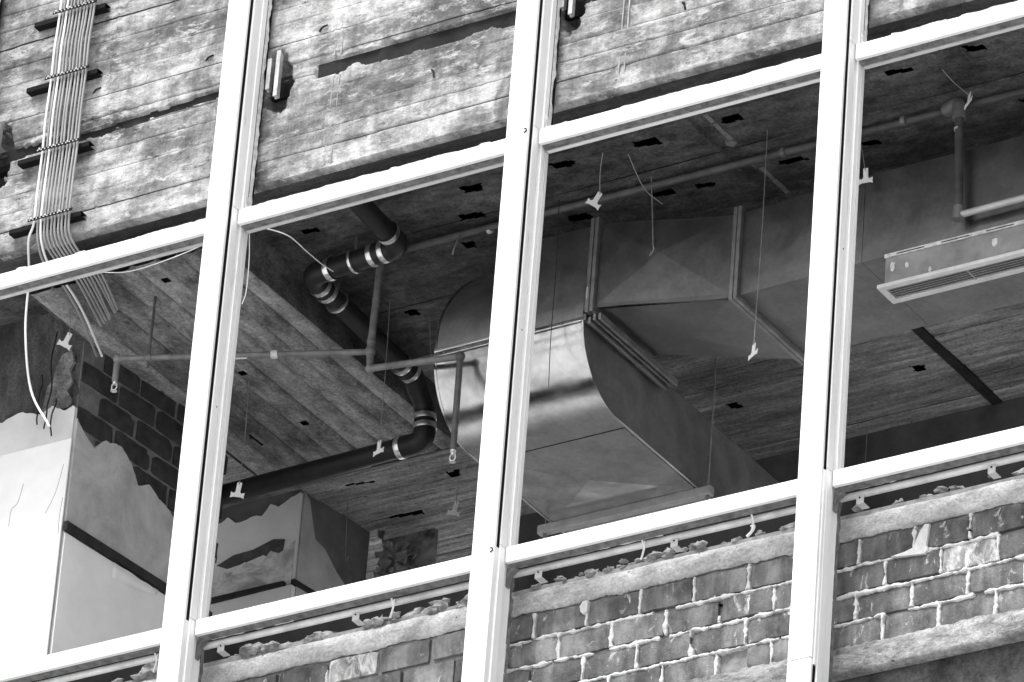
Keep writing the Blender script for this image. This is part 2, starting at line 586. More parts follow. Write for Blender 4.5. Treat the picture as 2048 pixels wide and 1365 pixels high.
def spand_d(X, Z, z0, z1):
    e = np.minimum(Z - z0, z1 - Z) if z0 > 2.16 else z1 - Z
    vis = vn(X * 1.3, Z * 0 + z0 * 13, 12)
    wob = (fbm(X * 6, Z * 0 + z0 * 7, 13) - .5) * .012
    d = (.0015 + .009 * np.clip(vis * 1.8 - .65, 0, 1)) * np.exp(-e / .0022)
    d = d + (fbm(X * 4, Z * 7, 21) - .5) * .005 + (fbm(X * 26, Z * 30, 22) - .5) * .004
    d = d + .005 * np.clip((fbm(X * 3.4, Z * 8, 25, 5) - .58) * 9, 0, 1)          # spalled scabs
    for xr in (-1.118, -1.088, .335, .362, -2.30):
        xx = X - xr - (fbm(Z * 4, Z * 0 + xr, 27) - .5) * .012
        d = d - .008 * np.exp(-(xx / .005) ** 2) * (fbm(Z * 12, Z * 0 + xr, 28) > .36)
    s = slot_depth(X, Z)
    for (px, pz, a, b) in POCK:
        r = np.sqrt(((X - px) / a) ** 2 + ((Z - pz) / b) ** 2) + (fbm(X * 25, Z * 25, 33) - .5) * .7
        s = np.maximum(s, .12 * np.clip((1 - r) * 5, 0, 1))
    # broken arrises round the slots
    br = np.clip((fbm(X * 13, Z * 20, 35) - .5) * 6, 0, 1) * np.exp(-np.abs(Z - 2.705) / .022)
    d = d + br * .016
    return np.where(s > .001, np.minimum(s + d * .3, .135), d)


xs = np.concatenate([np.linspace(XL, -3.12, 10), np.arange(-3.1, 2.5, .0085), np.linspace(2.52, XR, 14)])
for i in range(len(zb) - 1):
    z0, z1 = zb[i], zb[i + 1]
    if z0 > 3.6:
        zz = np.array([z0, z1]); xx = np.array([XL, XR])
    else:
        zz = np.concatenate([[z0, z0 + .003], np.arange(z0 + .009, z1 - .006, .0085), [z1 - .003, z1]]); xx = xs
    X, Z = np.meshgrid(xx, zz, indexing='ij')
    Y = .2 + spand_d(X, Z, z0, z1) + .004 * math.sin(i * 5.1)
    link("board_mark", np_grid_mesh("board_mark", np.stack([X, Y, Z], -1), m_spand), spand)
# drip lip, recessed soffit and core behind the face
xx = np.concatenate([[XL], np.arange(-3.1, 2.5, .02), [XR]])
lip = []
for x in xx:
    a = n1(x * 9, 91) * .012
    f = .2 + float(spand_d(np.array([x]), np.array([2.20]), 2.10, 2.30)[0])
    lip.append([(x, f - .002, 2.152), (x, f + .003, 2.147), (x, .243 + a * .4, 2.145), (x, .249 + a, 2.152), (x, .262, 2.20), (x, .47, 2.20), (x, .47, 2.31)])
link("soffit", np_grid_mesh("soffit", np.array(lip)[::-1][:, 3:], concrete("shaded_soffit_concrete", .085, (1, 3, 1), .05, .0, .3, .6), False), spand)  # recess coloured darker than the lip to stand in for its shade
link("drip_lip", np_grid_mesh("drip_lip", np.array(lip)[::-1][:, :4], m_spand, False), spand)
m_slot = plain("dark_slot_filler", .028, .95, 0, .35, 10, .5, .05)
for (x0, x1, zt0, zt1, hh) in SLOTS:
    top = [(x0 + (x1 - x0) * i / 60, zt0 + (zt1 - zt0) * i / 60 + .012) for i in range(61)]
    low = [(x, z - hh - .02) for x, z in top]
    MB().prism(low + top[::-1], 'y', .222, .30).build("slot_filler", m_slot, spand)
m_seamc = plain("concrete_fin", .30, .95, 0, .4, 18, .8)
for k, xr in enumerate((-1.118, -1.086, .338, .366)):
    for z0, z1 in (((2.17, 2.61), (2.715, 3.4)) if k < 2 else ((2.17, 2.62), (2.715, 3.2))):
        ragged_strip(((xr, .202, z0), (xr + .004, .202, z1), (1, 0, 0)), .004, .010, 950 + k, m_seamc, "form_seam", spand, .22, .010, .005)
MB().box(XL, XR, .345, .468, 2.22, 4.3).build("core", m_core, spand)

# ------------------------------------------------------------------ cross beam with plank-marked soffit
cb = empty("cross_beam", (-2.3, .48, 2.1), "deep plank-marked concrete beam running back from the leftmost windows", "beam")
bx = [-2.84, -2.71, -2.56, -2.42, -2.29, -2.16, -2.05, -1.935, -1.83]
for i in range(len(bx) - 1):
    x0, x1 = bx[i], bx[i + 1]
    xx = np.concatenate([[x0, x0 + .003], np.arange(x0 + .012, x1 - .008, .012), [x1 - .003, x1]])
    yy = np.arange(.472, 2.42, .0125)
    X, Y = np.meshgrid(xx, yy, indexing='ij')
    e = np.minimum(X - x0, x1 - X)
    wob = (fbm(Y * 5, X * 0 + x0 * 9, 71) - .5) * .008
    H = .022 * np.exp(-np.maximum(e + wob, 0) / .0055)
    H = H + (fbm(X * 10, Y * 2.2, 72) - .5) * .009 + (fbm(X * 34, Y * 14, 73) - .5) * .004
    gone = np.zeros(X.shape, bool)
    for k, (hx, hy) in enumerate(((-2.211, .63), (-2.355, 1.44), (-2.351, 1.94), (-2.80, 1.435), (-2.649, 1.979))):
        r = np.maximum(np.abs(X - hx) / (.024 if k < 4 else .012), np.abs(Y - hy) / (.024 if k < 4 else .06)) + (fbm(X * 40, Y * 40, 75 + k) - .5) * .5
        gone |= r < 1.0
    Z = 2.1 + H + .004 * math.sin(i * 3.7) - (.004 if i == 7 else 0)
    link("board_mark", np_grid_mesh("board_mark", np.stack([X, Y, Z], -1)[::-1], m_soffpale if i in (4, 7) else m_soff, True, gone[::-1]), cb)
yy = np.arange(.472, 2.43, .02)
side = np.array([[(-1.83 + (fbm(np.array([y * 3]), np.array([z * 20]), 79)[0] - .5) * .01, y, z) for z in (2.1, 2.104, 2.15, 2.2, 2.25, 2.31)] for y in yy])
link("flank", np_grid_mesh("flank", side, m_soff), cb)
MB().box(-2.84, -1.845, .474, 2.418, 2.28, 2.40).build("core", m_core, cb)
MB().box(-2.843, -2.835, .474, 2.42, 2.104, 2.40).build("flank", m_ceil, cb)
MB().box(-2.838, -1.836, 2.421, 2.43, 2.104, 2.40).build("end_face", m_ceil, cb)

rb = MB().box(-2.25, XR, 3.40, 3.75, 1.72, 2.42)
tag(rb.build("rear_beam", plain("dark_painted_beam", .10, .9, 0, .4, 5, .5), bevel=.008),
    "dark downstand beam crossing at the back of the ceiling behind the ducts", "beam")

# ------------------------------------------------------------------ curtain wall frame
MX = (-3.0, -1.5, 0.0, 1.5, 3.0)
MLAB = {-1.5: "leftmost white aluminium mullion, beside the bundle of conduits",
        0.0: "middle white aluminium mullion in front of the rounded duct",
        1.5: "rightmost white aluminium mullion, its front cap jointed near the bottom"}


for mx in MX:
    t = empty("window_mullion", (mx, .07, -2.5), MLAB.get(mx, "white aluminium mullion beyond the %s edge of the picture" % ("left" if mx < 0 else "right")), "mullion",
              "white mullions of the stripped window wall")
    cap = [(mx - .055, .0), (mx + .042, .0), (mx + .048, .006), (mx + .048, .020), (mx - .055, .020)]
    if mx == 1.5:
        MB().prism(cap, 'z', -.845, 4.28).build("front_cap", m_white, t, bevel=.0012)
        MB().prism([(x - .002, y + .003) for x, y in cap], 'z', -2.55, -.848).build("front_cap", m_white, t, bevel=.0012)
        MB().prism([(mx - .053, .0205), (mx + .050, .0205), (mx + .052, .026), (mx + .052, .0405), (mx - .053, .0405)], 'z', -.87, -.02).build("gasket_cover", m_white, t, bevel=.001)
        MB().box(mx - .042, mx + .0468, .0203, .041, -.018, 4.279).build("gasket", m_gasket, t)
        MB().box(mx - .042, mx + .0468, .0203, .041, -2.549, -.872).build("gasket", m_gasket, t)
    else:
        MB().prism(cap, 'z', -2.55, 4.28).build("front_cap", m_white, t, bevel=.0012)
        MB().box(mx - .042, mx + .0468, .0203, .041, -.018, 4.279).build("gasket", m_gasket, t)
        MB().box(mx - .042, mx + .047, .0203, .041, -2.549, -.02).build("gasket_cover", m_white, t, bevel=.003)
    # upper cover beside the spandrel, window jamb, lower cover beside the brickwork
    MB().prism([(mx - .05, .0412), (mx + .046, .0412), (mx + .052, .047), (mx + .052, .100), (mx + .056, .104), (mx + .056, .134), (mx - .05, .134)],
               'z', 1.966, 4.278).build("upper_cover", m_white, t, bevel=.001)
    jamb = [(mx - .05, .0412), (mx + .050, .0412), (mx + .052, .044), (mx + .052, .083), (mx + .038, .086), (mx + .038, .104),
            (mx + .056, .107), (mx + .056, .125), (mx + .045, .128), (mx + .047, .140), (mx + .052, .142), (mx + .050, .168), (mx - .05, .168)]
    MB().prism(jamb, 'z', -.002, 1.962).build("jamb", m_white, t, bevel=.0008)
    MB().prism([(mx - .05, .0412), (mx + .050, .0412), (mx + .053, .044), (mx + .053, .085), (mx + .040, .088), (mx + .042, .150), (mx - .05, .150)],
               'z', -2.548, -.006).build("lower_cover", m_white, t, bevel=.001)
    MB().box(mx - .03, mx + .053, .1342, .176, 1.967, 4.277).build("gap_shadow", m_gasket, t)  # black strip standing in for the shadow between mullion and concrete
    sd = int(mx * 10) + 60
    ragged_strip(((mx + .055, .139, 2.0), (mx + .055, .139, 3.7), (.0, 1., 0)), .004, .034, sd, m_seal, "sealant", t, .30, thick=.007)
    ragged_strip(((mx + .0425, .153, -1.6), (mx + .0425, .153, -.06), (0, 1, 0)), .004, .03, sd + 4, m_sealdark, "sealant", t, .25, thick=.006)
    # lumps of sealant in the corner above the upper rail
    b = MB(); k0 = 0
    ring = [(.058, .0), (.095 + .02 * n1(mx, 3), .0), (.085, .006), (.070, .018), (.064, .05), (.060, .085), (.057, .09)]
    b.prism([(mx + a, 1.966 + z) for a, z in ring], 'y', .112, .150)
    b.build("sealant", m_seal, t, bevel=.003)
    b = MB().prism([(mx + .043, -.075), (mx + .085, -.075), (mx + .078, -.085), (mx + .058, -.105), (mx + .050, -.15), (mx + .043, -.16)], 'y', .112, .140)
    b.build("sealant", m_sealdark, t, bevel=.003)
    if mx == 0.0:
        for z in (1.916, -.046):
            MB().tube([(mx + .034, -.001, z + .011), (mx + .044, -.004, z + .006), (mx + .047, -.002, z - .002), (mx + .034, -.003, z - .010)], .003, 6).build("clip", m_rust, t, 60)
    MB().tube([(mx + .0525, .07, 1.0), (mx + .0545, .07, 1.0)], .003, 6).build("screw", m_rust, t)

BAYS = ((-4.5, -3), (-3, -1.5), (-1.5, 0), (0, 1.5), (1.5, 3))
BN = {-3: "the far left window with the plastered column", -1.5: "the window with the black drain pipe",
      0: "the window with the rounded duct", 1.5: "the far right window with the ceiling grille"}
for a, b_ in BAYS[1:]:
    x0, x1 = a + .0585, b_ - .0525
    # head rail
    t = empty("head_rail", ((a + b_) / 2, .1, 1.89), "white horizontal frame rail along the top of " + BN[a], "window rail", "upper rails of the window frame")
    MB().prism([(.075, 1.892), (.077, 1.890), (.094, 1.890), (.096, 1.896), (.135, 1.896), (.135, 1.960), (.077, 1.960), (.075, 1.958)], 'x', x0, x1).build("rail", m_white, t, bevel=.0008)
    MB().prism([(.1352, 1.882), (.158, 1.886), (.160, 1.955), (.1352, 1.955)], 'x', x0 + .002, x1 - .002).build("glazing_bead", m_white if a == 0 else m_old, t, bevel=.0008)
    MB().prism([(.0975, 1.889), (.130, 1.885), (.130, 1.8955), (.0975, 1.8955)], 'x', x0 + .004, x1 - .004).build("glazing_gasket", m_sealdark, t)
    ragged_strip(((x0 + .03, .083, 1.9605), (x1, .083, 1.9605), (0, 0, 1)), .001, .014, int(a * 7) + 200, m_seal, "sealant", t, .62, .008, .005)
    # sill rail
    t = empty("sill_rail", ((a + b_) / 2, .1, -.07), "white horizontal frame rail along the bottom of " + BN[a], "window rail", "lower rails of the window frame")
    MB().prism([(.075, -.068), (.077, -.070), (.094, -.070), (.096, -.064), (.150, -.064), (.150, -.004), (.077, .0), (.075, -.002)], 'x', x0, x1).build("rail", m_white, t, bevel=.0008)
    MB().prism([(.0965, -.0745), (.128, -.078), (.128, -.0645), (.0965, -.0645)], 'x', x0 + .004, x1 - .004).build("glazing_gasket", m_sealdark, t)
    ragged_strip(((x0 + .05 + .2 * (a == 0), .129, -.0665), (x0 + .45 + .25 * (a == 0), .129, -.0665), (0, 0, -1)), .004, .018, int(a * 7) + 300, m_seal, "sealant", t, .35, .009, .006)

# ------------------------------------------------------------------ brick apron wall
bwall = empty("brick_wall", (0, .25, -2.5), "old brick wall with squeezed white mortar under the window sills", "wall")
HB = .1205; LB = .2475


def brick_mesh(seed, L, H, D=.09):
    r = random.Random(seed)
    nu, nv = 9, 5
    b = MB(); F = {}
    ch = [r.uniform(0, .012) if r.random() < .5 else r.uniform(.0, .004) for _ in range(4)]
    for i in range(nu):
        for j in range(nv):
            u, v = i / (nu - 1), j / (nv - 1)
            x = (u - .5) * L; z = (v - .5) * H
            edge = (i in (0, nu - 1)) or (j in (0, nv - 1))
            y = r.uniform(-.0004, .0004)
            if edge:
                y += r.uniform(.002, .007)
                x *= 1 - r.uniform(0, .010); z *= 1 - r.uniform(0, .05)
            if i in (0, nu - 1) and j in (0, nv - 1):
                c = ch[(i > 0) * 2 + (j > 0)]
                y += c; x *= 1 - c / L; z *= 1 - c / H
            F[i, j] = len(b.v); b.v.append((x, y, z))
    for i in range(nu - 1):
        for j in range(nv - 1):
            b.f.append((F[i, j], F[i + 1, j], F[i + 1, j + 1], F[i, j + 1]))
    ring = [F[i, 0] for i in range(nu)] + [F[nu - 1, j] for j in range(1, nv)] + [F[i, nv - 1] for i in range(nu - 2, -1, -1)] + [F[0, j] for j in range(nv - 2, 0, -1)]
    k = len(b.v)
    for q in ring: b.v.append((b.v[q][0], D, b.v[q][2]))
    n = len(ring)
    for i in range(n):
        j = (i + 1) % n
        b.f.append((ring[j], ring[i], k + i, k + j))
    me = b.mesh("brick", m_brick, 50)
    return me


full = [brick_mesh(s, LB - .016, HB - .016) for s in range(9)]
half = [brick_mesh(40 + s, LB * .48 - .014, HB - .013) for s in range(4)]
wfull = [brick_mesh(80 + s, LB - .016, HB - .016) for s in range(2)]
for m in wfull: m.materials[0] = m_wbrick
rb_ = random.Random(3)
ROW0 = -.2185


def apron_joint_x(row):
    return .102 + (LB / 2 if row % 2 else 0)


for row in range(4):
    zc = ROW0 - HB * (row + .5)
    x = apron_joint_x(row) - 12 * LB
    while x < 2.9:
        cx = x + LB / 2
        if -3.05 < cx < 2.75:
            dy = rb_.uniform(-.004, .004)
            miss = (row == 3 and abs(cx - 1.20) < .125)
            pick = wfull if (row, round((cx - .102) / LB * 2)) in ((0, -7), (1, 16), (1, -9), (1, 17)) else full
            if miss:
                o = link("brick", rb_.choice(half), bwall)
                o.location = Vector((cx + .065, .25, zc)) - bwall.location
            else:
                o = link("brick", rb_.choice(pick), bwall)
                o.location = Vector((cx + rb_.uniform(-.003, .003), .25 + dy, zc + rb_.uniform(-.002, .002))) - bwall.location
                o.rotation_euler = (0, rb_.uniform(-.008, .008), rb_.uniform(-.01, .01))
        x += LB
# mortar: recessed bed and squeezed-out ridges
MB().box(-3.1, 2.9, .272, .36, ROW0 - 4 * HB - .02, -.09).build("mortar_bed", m_bed, bwall)


def ridge(b, p, q, vert, seed, amp):
    p = Vector(p); q = Vector(q); L = (q - p).length; n = max(3, int(L / .0055)); prev = False
    for i in range(n + 1):
        c = p + (q - p) * i / n; t = (c.x + c.z * (1.1 if vert else 3.1))
        live = n1(t * 9, seed, 3) + .5 > (.30 if amp > .5 else .70)
        w0 = .0016 + .0120 * max(0, n1(t * 34, seed + 2, 3) * 1.6 + n1(t * 110, seed + 12, 2) * .7 + .42)
        off = n1(t * 14, seed + 4, 3) * .016 + n1(t * 80, seed + 14, 2) * .003 - .003
        y = .2485 + n1(t * 30, seed + 6, 4) * .020 + (.004 if amp < .5 else -.001)
        if live:
            k = len(b.v)
            s = Vector((1, 0, 0)) if vert else Vector((0, 0, 1))
            o = off * (.6 if vert else 1) - (0 if vert else .002)
            for a, yy_ in ((-1, .275), (-.9, y + .004), (-.4, y - .001), (.7, y), (1, y + .004), (1, .275)):
                v = c + s * (o + a * w0); b.v.append((v.x, yy_, v.z))
            if prev:
                for j in range(5): b.f.append((k + j, k + j + 1, k - 6 + j + 1, k - 6 + j))
            else: b.f.append(tuple(range(k, k + 6)))
            prev = True
        else:
            if prev: b.f.append(tuple(reversed(range(len(b.v) - 6, len(b.v)))))
            prev = False
    if prev: b.f.append(tuple(reversed(range(len(b.v) - 6, len(b.v)))))


b = MB()
for row in range(1, 5):
    z = ROW0 - HB * row
    ridge(b, (-3, 0, z), (-.05, 0, z), False, 400 + row, .2)
    ridge(b, (-.05, 0, z), (2.8, 0, z), False, 420 + row, 1)
for row in range(4):
    x = apron_joint_x(row) - 12 * LB
    while x < 2.8:
        if x > -3: ridge(b, (x, 0, ROW0 - HB * row - .006), (x, 0, ROW0 - HB * (row + 1) + .006), True, 500 + row * 31 + int(x * 40), 1 if x > -.1 else .2)
        x += LB
# one big smear of mortar over the joint in the far right panel
k = [(1.74, -.342), (1.80, -.335), (1.835, -.325), (1.865, -.26), (1.885, -.232), (1.905, -.235), (1.90, -.29), (1.895, -.325), (1.905, -.345), (1.89, -.362), (1.86, -.358), (1.80, -.352)]
b.prism(k, 'y', .236, .27)
k = [(.318, -.246), (.332, -.225), (.348, -.226), (.356, -.25), (.352, -.275), (.338, -.285), (.324, -.27)]
b.prism(k, 'y', .240, .27)
b.build("mortar", m_mortar, bwall)
# cement render band with a ragged lower edge
P = []
for x in np.arange(-3.1, 2.9, .012):
    zl = ROW0 + .004 + n1(x * 14, 610, 4) * .026 + n1(x * 70, 611, 2) * .012
    col = []
    for j in range(11):
        v = j / 10
        z = -.098 + n1(x * 5, 620, 3) * .014 + (zl + .098) * v
        y = .2535 - .004 * v + n1(x * 6 + v * 4.1, 640, 4) * .008 + n1(x * 47 + v * 23.0, 645, 2) * .006 + (.008 if j == 10 else 0) + .03 * (1 - v) ** 6
        col.append((x, y, z))
    col = [(x, .33, -.092)] + col + [(x, .262, zl - .001)]
    P.append(col)
link("render_band", np_grid_mesh("render_band", np.array(P)[:, ::-1], m_render), bwall)
# concrete ledge under the brickwork and the next beam below it
P = []
zt = ROW0 - 4 * HB
for x in np.arange(-3.1, 2.9, .012):
    r1 = n1(x * 12, 700, 4) * .018 + n1(x * 66, 701, 2) * .012; r2 = n1(x * 3, 702, 3) * .012 + n1(x * 55, 703, 2) * .006
    P.append([(x, .262, zt + .006 + r1), (x, .232 + r2, zt + .004 + r1), (x, .226 + r2 + n1(x * 9, 705) * .006, zt - .025), (x, .224 + n1(x * 7, 707) * .008, zt - .06),
              (x, .222 + n1(x * 8, 709) * .008, zt - .09), (x, .220, zt - .108 + n1(x * 15, 711) * .006), (x, .226, zt - .114), (x, .275, zt - .116), (x, .30, zt - .10)])
link("ledge", np_grid_mesh("ledge", np.array(P)[:, ::-1], m_ledge), bwall)
MB().box(XL, XR, .29, .40, -2.6, -.80).build("lower_beam", m_ceil, bwall)
MB().box(XL, XR, .36, .46, -1.12, .10).build("sill_gap_shade", m_strut, bwall)  # black sheet added so the gap under the sill reads as shadow
MB().box(-4.6, -3.1, .25, .36, -2.6, -.1).build("end_pier", m_wallplain, bwall)
MB().box(2.9, 4.6, .25, .36, -2.6, -.1).build("end_pier", m_wallplain, bwall)

# loose wool and grout in the gap under the sill
b = MB(); r = random.Random(5)
for i in range(150):
    x = r.uniform(-2.9, 2.7)
    if abs(((x + .75) % 1.5) - .75) < .06: continue
    s = r.uniform(.008, .026) * (1.4 if x < 0 else .9)
    c = Vector((x, .262 + r.uniform(0, .05), -.086 + r.uniform(-.006, .020)))
    k = len(b.v); n = 7
    for j in range(5):
        th = math.pi * (j + .5) / 5
        for m in range(n):
            ph = 2 * math.pi * m / n; q = s * r.uniform(.55, 1.25)
            b.v.append((c.x + 1.7 * q * math.sin(th) * math.cos(ph), c.y + q * math.sin(th) * math.sin(ph), c.z + .8 * q * math.cos(th)))
    for j in range(4):
        for m in range(n):
            b.f.append((k + j * n + m, k + j * n + (m + 1) % n, k + (j + 1) * n + (m + 1) % n, k + (j + 1) * n + m))
    b.f.append(tuple(k + m for m in range(n))); b.f.append(tuple(k + 4 * n + m for m in reversed(range(n))))
tag(b.build("loose_insulation", m_wool), "torn grey insulation crumbs in the gap under the sill rails", "insulation", kind="stuff")

# ------------------------------------------------------------------ rail pipe below the sill
t = empty("sill_pipe", (0, .15, -.12), "thin grey pipe clipped along the wall just under the sill rails", "pipe")
MB().tube([(x, .165 + n1(x * 1.3, 5) * .004, -.079 + n1(x * .9, 8) * .006) for x in np.arange(-2.9, 2.75, .1)], .0145, 14).build("pipe", plain("grey_primed_pipe", .55, .5, .1, .3, 9), t, 60)
for x in (-2.35, -1.36, -.70, .17, .80, 1.64, 2.22, -2.75):
    b = MB().box(x - .017, x + .017, .150, .154, -.128, -.092).box(x - .017, x + .017, .1542, .20, -.128, -.124)
    cl = b.build("clip", m_zinc, t, bevel=.002)
    MB().tube([(x, .1495, -.103), (x, .147, -.103)], .004, 8).build("bolt", m_rust, cl)

# ------------------------------------------------------------------ plastered columns
SPL = .10


def sx(y, off=0.): return -2.84 + SPL * (y - .9) + off


c1 = empty("plastered_column", (-3.2, 1.3, -.92), "white plastered column with bare dark brick on its right side, in the far left window", "column")
core = [(-3.37, .915), (-2.855, .915), (sx(1.9) - .015, 1.9), (-3.37, 1.9)]
MB().prism(core, 'z', -.92, 2.4).build("core", m_core, c1)


def side_panel(name, poly, off0, off1, mat):
    b = MB(); n = len(poly)
    b.v = [(sx(y, off1), y, z) for y, z in poly] + [(sx(y, off0), y, z) for y, z in poly]
    b.f = [tuple(range(n)), tuple(reversed(range(n, 2 * n)))] + [(i, n + i, n + (i + 1) % n, (i + 1) % n) for i in range(n)]
    return b.build(name, mat, c1)


MB().prism([(-2.8545, .916), (sx(1.9) - .0145, 1.899), (sx(1.9) - .006, 1.899), (-2.846, .916)], 'z', 1.3, 2.11).build("mortar_bed", m_dmortar, c1)
db = [brick_mesh(120 + s, .236, .102, .03) for s in range(6)]
for m in db: m.materials[0] = m_dbrick
rr = random.Random(9)
for row in range(8):
    zc = 2.105 - .113 * (row + .5) + .02
    y = .92 + (.0 if row % 2 else -.12)
    while y < 1.68:
        if y > .80 and zc > 1.45:
            me = rr.choice(db)
            o = link("brick", me, c1)
            L = .232
            yc = y + L / 2
            if yc - L / 2 < .915:
                yc = .915 + .055; o.scale = (.5, 1, 1)
            o.location = Vector((sx(yc) + .004 + rr.uniform(-.003, .003), yc, zc)) - c1.location
            o.rotation_euler = (0, rr.uniform(-.02, .02), math.pi / 2 - math.atan(SPL) + rr.uniform(-.02, .02))
        y += .252


def rag(pts, seed, amp=.03, step=.012):
    out = []
    for (a, b_), (c, d) in zip(pts[:-1], pts[1:]):
        n = max(1, int(math.hypot(c - a, d - b_) / step))
        for i in range(n):
            t = i / n; q = a + (c - a) * t
            out.append((q, b_ + (d - b_) * t + n1(q * 17, seed, 4) * amp))
    out.append(pts[-1])
    return out


edge = rag([(.902, 1.70), (.95, 1.66), (1.03, 1.61), (1.10, 1.69), (1.2, 1.70), (1.27, 1.66), (1.33, 1.57), (1.40, 1.60), (1.53, 1.55), (1.62, 1.50), (1.88, 1.46)], 801, .035)
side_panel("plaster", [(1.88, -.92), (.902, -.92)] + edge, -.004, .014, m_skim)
edge = rag([(.9, 1.128), (1.88, 1.128)], 811, .004)
side_panel("lower_plaster", [(1.88, -.91), (.9, -.91)] + edge, .0142, .020, m_plaster)
side_panel("dado_rail", [(1.87, 1.135), (.888, 1.135), (.888, 1.178), (1.87, 1.178)], .0143, .036, m_wood)
b = MB(); n = 12
for i in range(n + 1):
    y = 1.22 + .30 * i / n; d = math.sin(math.pi * i / n) ** .7
    b.v += [(sx(y, .021), y, 1.06 + .05 * i / n - .02 * d + n1(y * 24, 8) * .02), (sx(y, .024 + .014 * d), y, 1.13 - .012 * d + n1(y * 30, 5) * .012)]
for i in range(n): b.f.append((2 * i, 2 * i + 2, 2 * i + 3, 2 * i + 1))
o = b.build("torn_paper", m_plaster, c1, 80)
o.modifiers.new("thick", 'SOLIDIFY').thickness = .002
top = rag([(-3.37, 1.79), (-3.25, 1.775), (-3.13, 1.80), (-3.03, 1.76), (-2.97, 1.79), (-2.90, 1.74), (-2.842, 1.76)], 821, .05)
MB().prism([(-2.842, -.92), (-3.37, -.92)] + top, 'y', .894, .914).build("front_plaster", plain("dulled_white_plaster", .66, .7, 0, .1, 5, .2), c1)
MB().prism([(-2.834, -.92), (-3.37, -.92)] + [(-3.37, 1.60), (-2.834, 1.597)], 'y', .884, .8935).build("front_lining", m_plaster, c1, bevel=.004)
for k, (x, z) in enumerate(((-2.90, 1.86), (-2.93, 2.0))):
    o = link("broken_brick", db[k], c1)
    o.location = Vector((x, .905, z)) - c1.location
    o.scale = (.42, 1, .8); o.rotation_euler = (0, .3 * (k - 1), .1)
pt = rag([(-3.03, 1.77), (-3.01, 1.90), (-2.985, 1.93), (-2.97, 2.02), (-2.95, 2.06), (-2.90, 2.07), (-2.882, 2.0)], 833, .05, .014) + [(-2.90, 1.96), (-2.875, 1.90), (-2.90, 1.86), (-2.865, 1.80), (-2.88, 1.77)]
MB().prism(pt, 'y', .897, .917).build("bare_mortar", concrete("pale_rough_mortar", .24, (1, 1, 1), .1, .3, .6, 1.0, 1.5), c1)
for k, pts in enumerate((((-3.07, 1.42), (-3.09, 1.33), (-3.12, 1.30), (-3.125, 1.22)), ((-2.86, 1.47), (-2.88, 1.36), (-2.90, 1.30), (-2.93, 1.24)), ((-2.845, 1.30), (-2.85, 1.20), (-2.846, 1.12)))):
    MB().tube(catmull([(x, .8838, z) for x, z in pts], 5), .0010, 5).build("crack", m_dmortar, c1)
# twisted ties dangling from the broken plaster
for k, (x, z0, z1) in enumerate(((-2.97, 2.15, 1.66), (-3.02, 1.95, 1.70), (-2.93, 1.80, 1.62))):
    p = [(x + n1(z * 9, 830 + k) * .05, .86 + n1(z * 7, 840 + k) * .05, z) for z in np.linspace(z0, z1, 9)]
    MB().tube(catmull(p, 4), .0035, 6).build("tie_wire", m_rust, c1, 60)

c2 = empty("plastered_column", (-3.2, 3.0, -.92), "torn white plastered column behind the black drain pipe, seen low in its window", "column")
MB().prism([(-3.75, 2.762), (-2.935, 2.762), (-2.865, 3.24), (-3.75, 3.24)], 'z', -.92, 2.40).build("core", plain("dark_skimmed_column", .15, .9, 0, .3, 6, .5), c2)
top = rag([(-3.75, 2.20), (-3.40, 2.20), (-3.33, 2.235), (-3.28, 2.19), (-3.2, 2.205), (-3.13, 2.20), (-3.09, 2.25), (-3.04, 2.225), (-2.97, 2.262), (-2.922, 2.275)], 851, .03)
MB().prism([(-2.922, 1.80), (-3.75, 1.80)] + top, 'y', 2.742, 2.761).build("front_plaster", m_plaster, c2)
hole = [(-3.36, 1.985), (-3.27, 2.02), (-3.16, 2.025), (-3.05, 2.055), (-2.985, 2.04), (-2.99, 1.985), (-3.06, 1.955), (-3.10, 1.985), (-3.2, 1.965), (-3.3, 1.955)]
MB().prism(hole, 'y', 2.738, 2.7415).build("bare_patch", plain("bare_dark_patch", .09, .9, 0, .4, 20, .6), c2)
low = [(-3.75, 1.81), (-2.926, 1.81)] + rag([(-2.926, 2.02), (-3.0, 1.97), (-3.06, 1.99), (-3.12, 1.93), (-3.2, 1.97), (-3.29, 1.93), (-3.4, 1.97), (-3.75, 1.95)][::1], 861, .02)
MB().prism(low, 'y', 2.7375, 2.7405).build("smeared_patch", m_plgrey, c2)
MB().box(-3.75, -2.955, 2.715, 2.741, 1.782, 1.806).build("dado_rail", m_wood, c2)
MB().prism([(-2.925, 2.735), (-2.905, 2.735), (-2.883, 2.90), (-2.903, 2.90)], 'z', 1.790, 1.815).build("dado_rail", m_wood, c2)
MB().prism([(-2.914, -.92), (-3.75, -.92), (-3.75, 1.775), (-2.914, 1.785)], 'y', 2.728, 2.7605).build("lower_lining", m_plaster, c2, bevel=.004)
b = MB()
sp_ = [(2.765, 1.2), (3.235, 1.2), (3.235, 1.86), (3.12, 1.92), (3.02, 1.98), (2.93, 2.06), (2.86, 2.08), (2.83, 2.17), (2.80, 2.26), (2.765, 2.285)]
n = len(sp_)
b.v = [(-2.928 + .146 * (y - 2.762) + o_, y, z) for o_ in (.014, -.006) for y, z in sp_]
b.f = [tuple(range(n)), tuple(reversed(range(n, 2 * n)))] + [(i, n + i, n + (i + 1) % n, (i + 1) % n) for i in range(n)]
b.build("side_plaster", plain("shaded_grey_plaster", .45, .8, 0, .25, 7, .4), c2)

